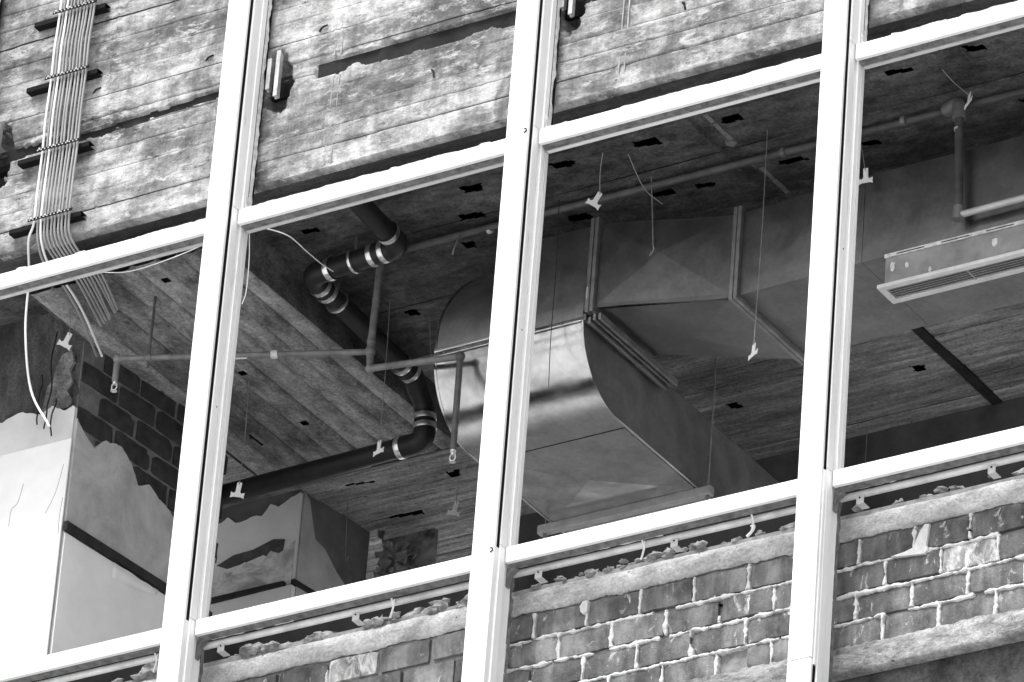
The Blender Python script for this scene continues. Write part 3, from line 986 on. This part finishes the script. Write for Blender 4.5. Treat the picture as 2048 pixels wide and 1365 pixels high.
# torn insulation and broken lining hanging behind the second column
b = MB(); r = random.Random(21)
for i in range(46):
    u, v = r.random(), r.random()
    c = Vector((-2.80 + .30 * u * (.35 + .65 * v), 3.26 + r.uniform(-.07, .06), 2.27 - .30 * v - .03 * u))
    L, W = r.uniform(.03, .10), r.uniform(.012, .035)
    a = r.uniform(-.6, .6) + .7; t1 = Vector((math.cos(a), r.uniform(-.3, .3), -math.sin(a))); t2 = Vector((math.sin(a), r.uniform(-.5, .5), math.cos(a)))
    n = t1.cross(t2).normalized() * .004; k = len(b.v)
    o = [t1 * -L * .5 * r.uniform(.7, 1.2) + t2 * W * r.uniform(-.3, .3), t1 * -L * .1 - t2 * W * r.uniform(.5, 1.1), t1 * L * .5 * r.uniform(.7, 1.2) - t2 * W * r.uniform(0, .5), t1 * L * .2 + t2 * W * r.uniform(.5, 1.2)]
    b.v += [tuple(c + q - n) for q in o] + [tuple(c + q + n) for q in o]
    b.f += [(k, k + 1, k + 2, k + 3), (k + 7, k + 6, k + 5, k + 4)] + [(k + j, k + 4 + j, k + 4 + (j + 1) % 4, k + (j + 1) % 4) for j in range(4)]
b.box(-2.845, -2.56, 3.33, 3.36, 1.9, 2.30)
o = b.build("hanging_insulation", plain("grey_torn_blanket", .22, .95, 0, .7, 14, .8))
tag(o, "torn insulation and broken lining hanging behind the torn column", "insulation")

# ------------------------------------------------------------------ ducts
duct = empty("main_duct", (.4, 1.4, 1.62), "long rectangular galvanised duct with flanged joints hanging under the ceiling", "duct")


def duct_box(name, x0, x1, y0, y1, z00, z01, z10, z11, cb=.006, mat=m_sheet):
    """sheet-metal section with cross-broken faces; z00,z01 bottom/top at x0, z10,z11 at x1"""
    b = MB()
    c = [(x0, y0, z00), (x1, y0, z10), (x1, y1, z10), (x0, y1, z00), (x0, y0, z01), (x1, y0, z11), (x1, y1, z11), (x0, y1, z01)]
    b.v = list(c)
    for q, nrm in (((0, 1, 5, 4), (0, -1, 0)), ((3, 2, 1, 0), (0, 0, -1)), ((4, 5, 6, 7), (0, 0, 1)), ((2, 3, 7, 6), (0, 1, 0))):
        m = [sum(c[i][k] for i in q) / 4 + nrm[k] * cb for k in range(3)]
        k = len(b.v); b.v.append(tuple(m))
        for i in range(4): b.f.append((q[i], q[(i + 1) % 4], k))
    b.f.append((0, 4, 7, 3)); b.f.append((1, 2, 6, 5))
    return b.build(name, mat, duct)


DY0, DY1 = 1.10, 1.67
duct_box("section", -.62, -.312, DY0, DY1 - .13, 1.738, 2.150, 1.735, 2.148, .003)
# offset section: smooth S between the two levels
b = MB(); P = []
for i in range(15):
    u = i / 14; s = u * u * (3 - 2 * u) * .35 + u * .65
    x = -.288 + .69 * u; zb_ = 1.735 - .118 * s; zt_ = 2.148 - .128 * s
    ring = []
    for (y, z) in ((DY0, zb_), (DY0, zt_), (DY1 - .13 * (1 - u), zt_), (DY1 - .13 * (1 - u), zb_)): ring.append((x, y, z))
    P.append(ring + [ring[0]])
cbk = MB()
nseg = 14
for i in range(15):
    for j in range(5): cbk.v.append(P[i][j])
k = 5
for i in range(14):
    for j in range(4): cbk.f.append((i * 5 + j, i * 5 + j + 1, (i + 1) * 5 + j + 1, (i + 1) * 5 + j))
me_off = cbk.mesh("offset_section", m_sheet, 30)
# push the middle of the front and bottom sheets out along the diagonals (cross-breaking)
link("offset_section", me_off, duct)
b = MB()
zc = 1.878
b.v = [(-.27, DY0 - .001, 1.75), (.385, DY0 - .001, 1.635), (.385, DY0 - .001, 2.01), (-.27, DY0 - .001, 2.135), (.03, DY0 - .011, 1.925)]
b.f = [(0, 1, 4), (1, 2, 4), (2, 3, 4), (3, 0, 4)]
b.build("cross_break", m_sheet, duct)
b = MB()
b.v = [(-.27, DY0 + .01, 1.730), (-.27, DY1 - .14, 1.730), (.385, DY1 - .015, 1.615), (.385, DY0 + .01, 1.615), (.06, 1.36, 1.638)]
b.f = [(0, 1, 4), (1, 2, 4), (2, 3, 4), (3, 0, 4)]
b.build("cross_break", m_sheet, duct)
duct_box("section", .428, 1.02, DY0, DY1, 1.617, 2.020, 1.628, 2.045, .004)
duct_box("section", 1.022, XR - .05, DY0, DY1, 1.628, 2.045, 1.63, 2.05, .003)


def flange(x, z0, z1, d=.024, y0=DY0, y1=DY1, w=.009):
    b = MB()
    b.box(x - w, x + w, y0 - d, y0 + .001, z0 - d, z1 + d)
    b.box(x - w, x + w, y1 - .001, y1 + d, z0 - d, z1 + d)
    b.box(x - w, x + w, y0 + .0012, y1 - .0012, z0 - d, z0 + .001)
    b.box(x - w, x + w, y0 + .0012, y1 - .0012, z1 - .001, z1 + d)
    return b.build("flange", m_flange, duct, bevel=.002)


flange(-.310, 1.735, 2.15, y1=DY1 - .13); flange(-.288, 1.735, 2.15, y1=DY1 - .13)
flange(.405, 1.617, 2.02); flange(.426, 1.617, 2.02)
MB().box(-.314, -.309, DY0 - .026, DY0 - .0245, 1.775, 1.83).build("tape", m_zinc, duct)

# bent duct with the rounded front, turning to the back of the room
el = empty("rounded_duct", (-.7, 1.4, 1.37), "large galvanised duct bend with a shiny rounded belly in the middle windows", "duct")
prof = [(3.35, 1.372)]
for i in range(17):
    a = math.pi / 2 * i / 16
    prof.append((1.42 - .32 * math.sin(a), 1.69 - .32 * math.cos(a)))
prof[1] = (1.42, 1.372)
up = [(1.098, 1.72), (1.098, 1.76), (1.104, 1.84), (1.124, 1.91), (1.155, 1.975), (1.20, 2.05), (1.255, 2.12), (1.32, 2.18), (1.42, 2.235), (1.56, 2.265)]
XA, XB = -1.08, -.34
b = MB(); P = [[(XA, y, z), (XB, y, z)] for y, z in prof + up]
P = np.array(P)
# sheet in two parts: belly below the seam, upper heel
nb = len(prof)
mid = np.linspace(XA, XB, 9)


def sheet(pr, x0, x1, name, dent, mat=m_galv):
    xx_ = np.linspace(x0, x1, 12)
    A = np.array([[(x, y + dent * (fbm(np.array([x * 4]), np.array([z * 3 + y]), 881)[0] - .5), z + dent * (fbm(np.array([x * 3]), np.array([y * 3]), 883)[0] - .5)) for x in xx_] for y, z in pr])
    link(name, np_grid_mesh(name, A, mat), el)


# densify the flat bottom for soft oil-canning
flat = [(3.35 - (3.35 - 1.44) * i / 24, 1.372) for i in range(25)]
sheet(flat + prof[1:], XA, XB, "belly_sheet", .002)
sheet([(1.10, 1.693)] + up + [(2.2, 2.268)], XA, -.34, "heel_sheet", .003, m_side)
MB().box(XA - .002, XB + .002, 1.088, 1.0975, 1.681, 1.70).build("seam", m_galv, el, bevel=.003)
MB().box(XA - .002, -.62, 1.083, 1.0965, 1.7015, 1.716).build("seam", m_steel, el, bevel=.003)
cheek = prof[::-1] + [(3.35, 1.735), (1.10, 1.735)]
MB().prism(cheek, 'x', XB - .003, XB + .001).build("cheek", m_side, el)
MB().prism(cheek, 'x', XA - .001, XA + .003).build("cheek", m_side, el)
MB().prism([(1.10, 1.69)] + up + [(2.2, 2.268), (2.2, 1.69)], 'x', XA - .001, XA + .003).build("end_plate", m_sheet, el)
MB().box(XA, XB, 1.70, 3.35, 1.7355, 1.739).build("top_sheet", m_galv, el)
# standing edge round the curve
e2 = [Vector((XB + .001, y, z)) for y, z in prof]
b = MB().tube(e2, .006, 6); b.build("edge_seam", m_galv, el, 60)
b = MB().tube([Vector((XA - .001, y, z)) for y, z in prof + up], .006, 6); b.build("edge_seam", m_galv, el, 60)
# creased stiffening on the flat underside
b = MB()
b.v = [(XA + .01, 1.50, 1.3695), (XB - .01, 1.50, 1.3695), (XB - .01, 2.09, 1.3695), (XA + .01, 2.09, 1.3695), (-.71, 1.80, 1.352)]
b.f = [(1, 0, 4), (2, 1, 4), (3, 2, 4), (0, 3, 4)]
b.build("cross_break", m_galv, el)
for z, y in ((1.69, 1.0868), ):
    for x in np.arange(XA + .05, XB, .115):
        MB().tube([(x, y, z), (x, y - .004, z)], .005, 8).build("screw", m_flange, el)
# flange bars where the bend leaves the main duct
for x, z in ((-.332, 1.722), (-.307, 1.700), (-.283, 1.712), (-.256, 1.708)):
    MB().box(x - .007, x + .007, 1.10, 1.74, z - .034, z - .003).build("flange_bar", m_flange, el, bevel=.002)

# trapeze hanger under the rounded duct
t = empty("trapeze_hanger", (-.7, 2.1, 1.32), "steel trapeze bar on threaded rods carrying the rounded duct", "duct hanger")
MB().box(-1.15, -.27, 2.082, 2.118, 1.328, 1.3695).build("bar", plain("zinc_strut_bar", .40, .5, .4, .2, 20), t, bevel=.003)
for x in (-.292, -1.118):
    MB().tube([(x, 2.1, 1.30), (x, 2.1, 2.33)], .004, 8).build("threaded_rod", m_wire, t, 60)
    MB().tube([(x, 2.1, 1.312), (x, 2.1, 1.327)], .010, 6).build("nut", m_flange, t)
    MB().tube([(x, 2.1, 1.27), (x, 2.1, 1.3)], .006, 8).build("rod_end", m_wire, t)

# ceiling grille
t = empty("air_grille", (1.8, 1.15, 1.47), "white slotted air grille on a scuffed box under the duct in the far right window", "air grille")
GX0, GX1, GY0, GY1, GZ = 1.115, 2.75, 1.075, 1.215, 1.470
MB().box(GX0 + .028, GX1 - .028, GY0 + .012, GY1 - .012, GZ + .012, 1.626).build("box", m_gbox, t, bevel=.003)
b = MB()
b.box(GX0, GX1, GY0, GY0 + .028, GZ - .006, GZ + .0115); b.box(GX0, GX1, GY1 - .028, GY1, GZ - .006, GZ + .0115)
b.box(GX0, GX0 + .030, GY0 + .0282, GY1 - .0282, GZ - .006, GZ + .0115); b.box(GX1 - .030, GX1, GY0 + .0282, GY1 - .0282, GZ - .006, GZ + .0115)
b.build("frame", m_grille, t, bevel=.002)
MB().box(GX0 + .031, GX1 - .031, GY0 + .029, GY1 - .029, GZ + .008, GZ + .0114).build("dark_plenum", m_strut, t)
sl_ = MB()
for i in range(5):
    y = GY0 + .034 + i * .0162
    s = MB().prism([(y, GZ - .003), (y + .0045, GZ - .003), (y + .009, GZ + .006), (y + .0045, GZ + .006)], 'x', GX0 + .0302, GX1 - .0302)
    s.build("louvre", plain("louvre_grey_%d" % i, .30, .5, 0, .1, 20) if i == 0 else bpy.data.materials["louvre_grey_0"], t)
for x in (1.52, 2.05, 2.4):
    MB().box(x - .004, x + .004, GY0 + .0285, GY1 - .0285, GZ - .004, GZ + .0065).build("bar", bpy.data.materials["louvre_grey_0"], t)
MB().box(GX0 + .026, GX1 - .03, GY0 + .004, GY0 + .0115, 1.606, 1.624).build("taped_seam", m_seal, t, bevel=.002)
for x in np.arange(1.2, 2.6, .21):
    MB().box(x, x + .13, GY0 + .0025, GY0 + .0038, 1.611, 1.615).build("seam_gap", m_strut, t)
r = random.Random(14)
for x, z, s in ((1.18, 1.56, 1), (1.25, 1.55, .7), (1.66, 1.555, 1.1), (1.36, 1.50, .6)):
    b = MB(); pts = [(x + s * .018 * math.cos(a) * r.uniform(.4, 1), z + s * .03 * math.sin(a) * r.uniform(.5, 1)) for a in np.linspace(0, 6.0, 11)]
    b.prism(pts, 'y', GY0 + .0085, GY0 + .0119); b.build("mastic_smear", m_seal, t)

# ------------------------------------------------------------------ black drain pipe
t = empty("drain_pipe", (-1.5, 1.0, 2.1), "black drain pipe with steel band couplings bending under the ceiling", "pipe")
PD = [(-1.16, .44, 2.19), (-1.195, .93, 2.18), (-1.69, .965, 2.175), (-1.735, 1.87, 2.16), (-1.735, 1.985, 2.05), (-1.73, 2.0, 1.885), (-3.3, 2.0, 1.855)]
V = [Vector(p) for p in PD]
full_path = fillet(V, .085, 9)
MB().tube(full_path, .046, 20).build("pipe", m_black, t, 60)


def ringat(a, b_, s, r, w, name, mat, parent, bolt=True):
    a = Vector(a); b_ = Vector(b_); d = (b_ - a).normalized(); p = a + d * s
    o = MB().tube([p - d * w / 2, p - d * w * .49, p - d * w * .3, p + d * w * .3, p + d * w * .49, p + d * w / 2], [r - .003, r, r + .001, r + .001, r, r - .003], 24).build(name, mat, parent, 50)
    if bolt:
        u = Vector((0, 0, 1)) if abs(d.z) < .7 else Vector((0, 1, 0))
        q = p + (u - d * u.dot(d)).normalized() * (r + .006)
        e = d.cross(u).normalized()
        MB().tube([q - e * .016, q + e * .016], .006, 8).build("bolt", m_flange, o, 60)
    return o


# rubber couplings round the elbows
def coupling(idx, la, lb):
    a, b_, c = V[idx - 1], V[idx], V[idx + 1]
    d1 = (a - b_).normalized(); d2 = (c - b_).normalized()
    MB().tube(fillet([b_ + d1 * la, b_, b_ + d2 * lb], .085, 9), .0505, 20).build("rubber_elbow", m_black, t, 60)


coupling(1, .13, .15); coupling(2, .13, .15); coupling(5, .13, .15); coupling(3, .08, .075)
for (i, s) in ((0, (V[1] - V[0]).length - .115), (1, .085), (1, .145), (1, (V[2] - V[1]).length - .115), (2, .09), (2, .145),
               (2, (V[3] - V[2]).length - .10), (2, (V[3] - V[2]).length - .03), (4, .05), (4, .095), (5, .125)):
    ringat(V[i], V[i + 1], s, .0525, .026, "steel_band", m_steel, t)
for (i, s) in ((1, .25), (2, .235)):
    o = ringat(V[i], V[i + 1], s, .055, .014, "hanger_ring", m_steel, t, False)
    p = V[i] + (V[i + 1] - V[i]).normalized() * s
    MB().tube([p + Vector((0, 0, .05)), Vector((p.x, p.y, 2.31))], .006, 8).build("hanger_rod", m_steel, t, 60)

# ------------------------------------------------------------------ sprinkler pipes


def nozzle(parent, x, y, z):
    MB().tube([(x, y, z), (x, y, z - .018), (x, y, z - .020), (x, y, z - .034)], [.013, .013, .009, .009], 10).build("nozzle", m_nozzle, parent, 40)
    b = MB()
    b.tube([(x - .012, y, z - .03), (x - .014, y, z - .05), (x, y, z - .066)], .003, 6)
    b.tube([(x + .012, y, z - .03), (x + .014, y, z - .05), (x, y, z - .066)], .003, 6)
    b.tube([(x, y, z - .064), (x, y, z - .067)], .015, 12)
    b.build("deflector", m_nozzle, parent, 40)


t = empty("sprinkler_branch", (-1.413, 1.08, 1.786), "grey sprinkler branch pipe with a tee crossing below the plank-marked beam", "pipe")
TE = Vector((-1.413, 1.08, 1.786))
MB().tube(fillet([(-2.455, .66, 1.67), (-2.455, .66, 1.786), tuple(TE)], .03, 6), .0135, 12).build("pipe", m_pipe, t, 60)
MB().tube([TE + Vector((0, 0, .02)), TE + Vector((.012, 0, .478))], .0165, 12).build("riser", m_pipe, t, 60)
LO = TE + Vector((.008, .0, -.085))
MB().tube([TE, LO], .0165, 12).build("nipple", m_pipe, t, 60)
EN = Vector((-.915, 1.045, 1.622))
MB().tube([LO, EN], .0155, 12).build("arm", m_pipe, t, 60)
MB().tube([EN, EN + Vector((.004, 0, -.46))], .0145, 12).build("drop", m_darkpipe, t, 60)
for p, r1 in ((TE, .024), (LO, .022), (EN, .022), (Vector((-2.455, .66, 1.786)), .020), (TE + Vector((0, 0, .05)), .02)):
    q = MB(); k = 9
    for j in range(k):
        th = math.pi * (j + .5) / k
        for m in range(12):
            ph = 2 * math.pi * m / 12
            q.v.append((p.x + r1 * math.sin(th) * math.cos(ph), p.y + r1 * math.sin(th) * math.sin(ph), p.z + r1 * 1.1 * math.cos(th)))
    for j in range(k - 1):
        for m in range(12): q.f.append((j * 12 + m, j * 12 + (m + 1) % 12, (j + 1) * 12 + (m + 1) % 12, (j + 1) * 12 + m))
    q.f.append(tuple(range(12))); q.f.append(tuple(range((k - 1) * 12, k * 12)))
    q.build("fitting", m_pipe if p is not EN else m_darkpipe, t, 60)
d = (TE - Vector((-2.455, .66, 1.786))).normalized()
ringat((-2.455, .66, 1.786), TE, .14, .0185, .02, "pipe_clip", m_pipe, t, False)
p = Vector((-2.455, .66, 1.786)) + d * .14
MB().tube([p + Vector((0, 0, -.05)), p + Vector((0, 0, .318))], .006, 8).build("hanger_rod", m_darkpipe, t, 60)
ringat((-2.455, .66, 1.786), TE, .70, .0185, .03, "pipe_clip", m_zinc, t, False)
MB().tube([Vector((-2.455, .66, 1.771)) + d * .35, Vector((-2.455, .66, 1.771)) + d * .58], .004, 6).build("paint_chip", m_zinc, t)
nozzle(t, -2.455, .66, 1.69); nozzle(t, EN.x + .004, EN.y, EN.z - .45)

t = empty("sprinkler_main", (0, 1.085, 2.25), "long thin pipe running along just under the ceiling above the duct", "pipe")
MB().tube([(-1.40, 1.07, 2.262), (2.9, 1.11, 2.262)], .0165, 12).build("pipe", plain("dull_grey_pipe", .085, .6, .1, .4, 9, .2), t, 60)
for x in (-.845, .62, 1.2):
    ringat((x - .5, 1.085, 2.262), (x + .5, 1.085, 2.262), .5, .021, .02, "pipe_clip", m_zinc if x < 0 else m_pipe, t, False)
t = empty("sprinkler_drop", (1.5, 1.03, 1.75), "dark pipe dropping from the ceiling in front of the duct and turning right", "pipe")
DP = (1.488, 1.045, 2.235); DQ = (1.505, 1.045, 1.70)
MB().tube([DP, DQ], .0185, 14).build("drop", m_darkpipe, t, 60)
MB().tube([DQ, (2.9, 1.045, 1.72)], .015, 14).build("arm", plain("pale_grey_pipe", .45, .4, .2, .15, 9), t, 60)
MB().tube(fillet([(1.40, 1.09, 2.262), (1.485, 1.05, 2.255), (1.488, 1.045, 2.17)], .04, 6), .03, 14).build("elbow", m_pipe, t, 60)
MB().tube([(1.505, 1.045, 1.74), (1.505, 1.045, 1.68)], .023, 14).build("elbow", m_pipe, t, 60)
MB().tube([(1.488, 1.045, 2.115), (1.488, 1.045, 2.125)], .0195, 14).build("thread", m_zinc, t, 60)

# ------------------------------------------------------------------ conduits on the spandrel
NC = 11
for i in range(NC):
    u = i / (NC - 1)
    x = -2.590 + .188 * u; w0 = .5 * n1(i * 3.3, 900)
    y0 = .142 + .003 * (i % 2)
    pts = [(x + .012, y0, 4.2), (x + .008, y0, 3.8), (x + .004 + w0 * .004, y0, 3.297), (x + w0 * .02, y0 - .004, 3.12), (x, y0, 2.954), (x - w0 * .02, y0 - .004, 2.76), (x, y0, 2.583), (x + w0 * .015, y0 - .003, 2.4), (x, y0, 2.228)]
    if i == 0:
        pts += [(-2.63, .17, 2.16), (-2.70, .29, 2.06), (-2.70, .31, 1.80), (-2.64, .32, 1.50), (-2.50, .30, 1.275)]
        lab = "pale conduit hanging loose from the left edge of the bundle, curling at its end"
        mat = m_pale
    elif i < 3:
        j = i - 1
        pts += [(x, .165, 2.13), (x - .01, .24, 2.07), (x - .03, .40, 2.06), (-2.66 + .022 * j, .62, 2.04), (-2.755 + .022 * j, .895 + .01 * j, 1.995)]
        lab = "conduit ending lowest of the bent bunch under the left window head, %s of a pair" % ("left" if j == 0 else "right")
        mat = m_pale if j else m_cable
    else:
        j = i - 3
        e = (-2.61 + .021 * j + .004 * n1(i * 7, 3) * 5, .72 - .012 * j, 2.02 + .004 * (j % 3))
        pts += [(x, .165, 2.13), (x + .006, .26, 2.075), (x + .004, .40, 2.07), e]
        lab = ["third", "fourth", "fifth", "sixth", "seventh", "eighth", "ninth"][j - 0] + " conduit from the left in the strapped bundle, cut under the window head" if j < 7 else "rightmost conduit of the strapped bundle, cut short under the left window head"
        mat = m_cable
    o = MB().tube(catmull(pts, 7), .0054, 10).build("conduit", mat, None, 60)
    tag(o, lab, "conduit", "conduits strapped in a bundle on the concrete")
names = ["topmost", "second from the top", "third from the top", "lowest"]
for k, z in enumerate((3.295, 2.954, 2.581, 2.226)):
    t = empty("conduit_bracket", (-2.55, .17, z), "black strut with a white perforated strap across the conduits, %s of four" % names[k], "bracket", "brackets of the conduit bundle")
    b = MB()
    b.box(-2.735, -2.352, .158, .200, z - .012, z - .0095); b.box(-2.735, -2.352, .158, .161, z - .0093, z + .012)
    b.box(-2.735, -2.352, .1612, .200, z + .0095, z + .0119)
    b.build("strut", m_strut, t, bevel=.001)
    sb = MB().box(-2.612, -2.375, .124, .1265, z + .002, z + .016)
    sb.build("strap", m_strut, t)
    for i in range(12):
        x = -2.602 + .0188 * i
        MB().tube([(x, .1242, z + .009), (x, .1215, z + .009)], .0036, 6).build("stud", m_zinc, t)
        if i % 4 == 0: MB().box(x + .005, x + .013, .1205, .1238, z + .011, z + .019).build("tooth", m_zinc, t)
o = MB().tube(catmull([(-2.62, .33, 2.045), (-2.55, .36, 2.035), (-2.45, .34, 2.06), (-2.38, .33, 2.085)], 5), .012, 8).build("cable_tie", m_strut, None, 60)
tag(o, "black strap tying the bent conduits together under the left window head", "strap")

# ------------------------------------------------------------------ anchor brackets on the spandrel
for k, (x, z0, z1, lab) in enumerate(((-1.385, 2.545, 2.795, "pair of galvanised anchor plates in a broken pocket right of the leftmost mullion"),
                                      (.10, 2.545, 2.80, "pair of galvanised anchor plates at the top edge right of the middle mullion"),
                                      (-2.875, 2.56, 2.82, "galvanised anchor plates cut by the left edge of the picture"))):
    t = empty("anchor_bracket", (x, .2, z0), lab, "bracket", "anchor brackets left on the concrete beam")
    for dx, za, zb_, w in ((-.034, z0 + .045, z1 - .03, .008), (.010, z0, z1, .008)):
        MB().prism([(.192, za + .02), (.172, za + .004), (.160, za + .012), (.162, zb_ - .012), (.172, zb_), (.192, zb_ - .02)], 'x', x + dx - w, x + dx).build("plate", m_brkt, t, bevel=.002)
        MB().box(x + dx - w - .001, x + dx + .011, .152, .1575, za + .010, zb_ - .010).build("lip", m_brkt, t, bevel=.001)
    MB().tube([(x - .05, .20, z0 + .10), (x + .05, .20, z0 + .10)], .008, 8).build("bolt", m_rust, t, 60)
    MB().box(x - .060, x + .070, .225, .25, z0 + .045, z0 + .15).build("pocket_shade", m_strut, t, bevel=.003)  # black plate in place of the shade inside the broken pocket

# stubs of reinforcing steel and nails in the concrete
for x, z, kind, lab in ((-.584, 2.46, 0, "hooked rusty steel stub sticking out of the beam above the drain pipe window"),
                        (-1.776, 2.88, 1, "small rusty tie end in the beam between the conduits and the leftmost mullion"),
                        (-2.372, 2.876, 1, "small rusty tie end in the beam just right of the conduit bundle"),
                        (.65, 2.452, 0, "bent rusty nail in the beam above the rounded duct window"),
                        (-1.182, 2.869, 1, "rusty tie end high in the beam right of the leftmost mullion")):
    if kind == 0: p = [(x - .01, .21, z + .03), (x - .004, .185, z + .028), (x + .012, .172, z + .012), (x + .018, .175, z - .02)]
    else: p = [(x - .022, .2, z - .008), (x, .188, z), (x + .022, .195, z + .010)]
    tag(MB().tube(catmull(p, 4), .0045, 6).build("steel_stub", m_rust, None, 60), lab, "steel stub", "steel stubs left in the concrete")

# ------------------------------------------------------------------ ceiling hanger clips on wires
plate = [(-.012, .0), (.012, .0), (.012, -.048), (.020, -.056), (.036, -.050), (.034, -.066), (.036, -.080), (.020, -.074), (-.020, -.074),
         (-.036, -.080), (-.034, -.066), (-.036, -.050), (-.020, -.056), (-.012, -.048)]
pm = MB().prism(plate, 'y', -.0016, .0016).mesh("clip_plate", m_clip)
CL = [((-2.366, 1.509, 2.105), (-2.359, 1.509, 1.575), .3, "white tee clip hanging on a long wire low beside the leftmost mullion"),
      ((-1.608, 1.465, 2.31), (-1.595, 1.465, 1.585), -.15, "white tee clip hanging on a long wire left of the black pipe elbow"),
      ((-2.192, 2.971, 2.31), (-2.20, 2.971, 2.175), .2, "small white tee clip low beside the middle mullion, far back"),
      ((-.10, .80, 2.31), (-.165, .90, 2.165), .5, "white tee clip near the ceiling just right of the middle mullion"),
      ((.956, 1.04, 2.31), (1.06, 1.03, 2.035), .1, "white tee clip against the duct just right of the rightmost mullion"),
      ((1.50, .85, 2.31), (1.60, .93, 2.20), -.4, "white tee clip under the ceiling at the upper right"),
      ((-2.747, .649, 2.105), (-2.722, .649, 1.975), .6, "white tee clip in front of the far left column"),
      ((.612, .96, 2.31), (.61, .96, 1.265), -.3, "white tee clip on a long wire in front of the duct near the rightmost mullion")]
for a, b_, rz, lab in CL:
    t = empty("hanger_clip", b_, lab, "hanger clip", "white tee clips left hanging from the ceiling")
    a = Vector(a); b2 = Vector(b_)
    m = (a + b2) / 2 + Vector((.014 * math.sin(rz * 21), .006, 0))
    MB().tube(catmull([a, m, b2 + Vector((0, -.003, -.012))], 5), .0018, 6).build("wire", m_wire, t, 60)
    o = link("plate", pm, t)
    o.scale = (.88, 1, .92)
    o.location = (0, 0, 0); o.rotation_euler = (rz * .5, rz * .7 + .12 * math.sin(rz * 40), rz * 1.4)
for pts, mat, rad, lab in (
        ([(-2.777, 2.912, 2.31), (-2.765, 2.912, 2.1), (-2.752, 2.905, 1.975), (-2.742, 2.90, 1.955), (-2.735, 2.905, 1.975)], m_wire, .002, "hooked hanger wire in front of the torn column's dark side"),
        ([(-.482, 1.062, 2.31), (-.47, 1.062, 2.0), (-.455, 1.04, 1.6), (-.44, 1.03, 1.35)], m_rust, .0017, "thin dark wire hanging in front of the rounded duct"),
        ([(-.025, 1.07, 2.31), (-.01, 1.075, 2.12), (.0, 1.082, 1.97), (.002, 1.088, 1.945), (-.02, 1.092, 1.92)], m_wire, .0025, "hanger wire ending in a hook on the middle of the duct face"),
        ([(-.257, 3.352, 2.31), (-.26, 3.352, 1.95)], m_wire, .002, "hanger wire in front of the dark beam at the right"),
        ([(-1.50, 1.62, 2.31), (-1.47, 1.60, 2.15), (-1.44, 1.58, 2.02)], m_wire, .0018, "short bent wire beside the sprinkler riser"),
        ([(-.985, 1.06, 2.25), (-.985, 1.03, 2.17), (-.99, 1.03, 2.14)], m_wire, .0035, "short pale hanger strip below the ceiling in the drain pipe window"),
        ([(-.02, .86, 2.31), (.0, .98, 2.19), (.035, 1.08, 2.155)], m_wire, .002, "slack wire from the ceiling to the top of the duct"),
        ([(-1.44, .168, 1.93), (-1.40, .19, 1.925), (-1.34, .30, 1.93), (-1.38, .50, 1.97), (-1.46, .72, 2.05), (-1.52, .90, 2.12)], m_wwire, .0028, "white cord strung from the window corner to the drain pipe"),
        ([(-1.447, .172, 1.90), (-1.440, .18, 1.78), (-1.438, .18, 1.62), (-1.447, .172, 1.55)], m_wwire, .0022, "loose white cord looping beside the leftmost mullion"),
        ([(-2.40, .36, 2.05), (-2.2, .34, 1.99), (-1.95, .30, 1.97), (-1.70, .22, 1.94)], m_wwire, .0022, "thin white cord slung under the left window head")):
    tag(MB().tube(catmull(pts, 6), rad, 6).build("loose_wire", mat, None, 60), lab, "wire", "loose wires about the windows")

# cable ties and scraps under the sill rails
for x, kind, lab in ((-1.68, 0, "white cable tie dangling under the sill rail left of the leftmost mullion"), (-.52, 0, "white cable tie end under the sill rail left of the middle mullion"),
                     (.66, 0, "white cable tie round the sill pipe under the rounded duct"), (1.16, 1, "knotted white string hanging under the sill rail beside the rightmost mullion")):
    p = [(x, .13, -.07), (x + .004, .145, -.10), (x, .147, -.13), (x - .008, .148, -.155)]
    b = MB().tube(catmull(p, 4), .0042, 6)
    if kind: b.tube(catmull([(x - .004, .146, -.12), (x + .012, .14, -.125), (x + .006, .14, -.145), (x - .02, .143, -.165)], 4), .006, 6)
    else: b.tube([(x + .012, .138, -.08), (x + .006, .146, -.115)], .003, 6)
    tag(b.build("cable_tie", m_clip, None, 60), lab, "cable tie", "white ties under the sill rails")
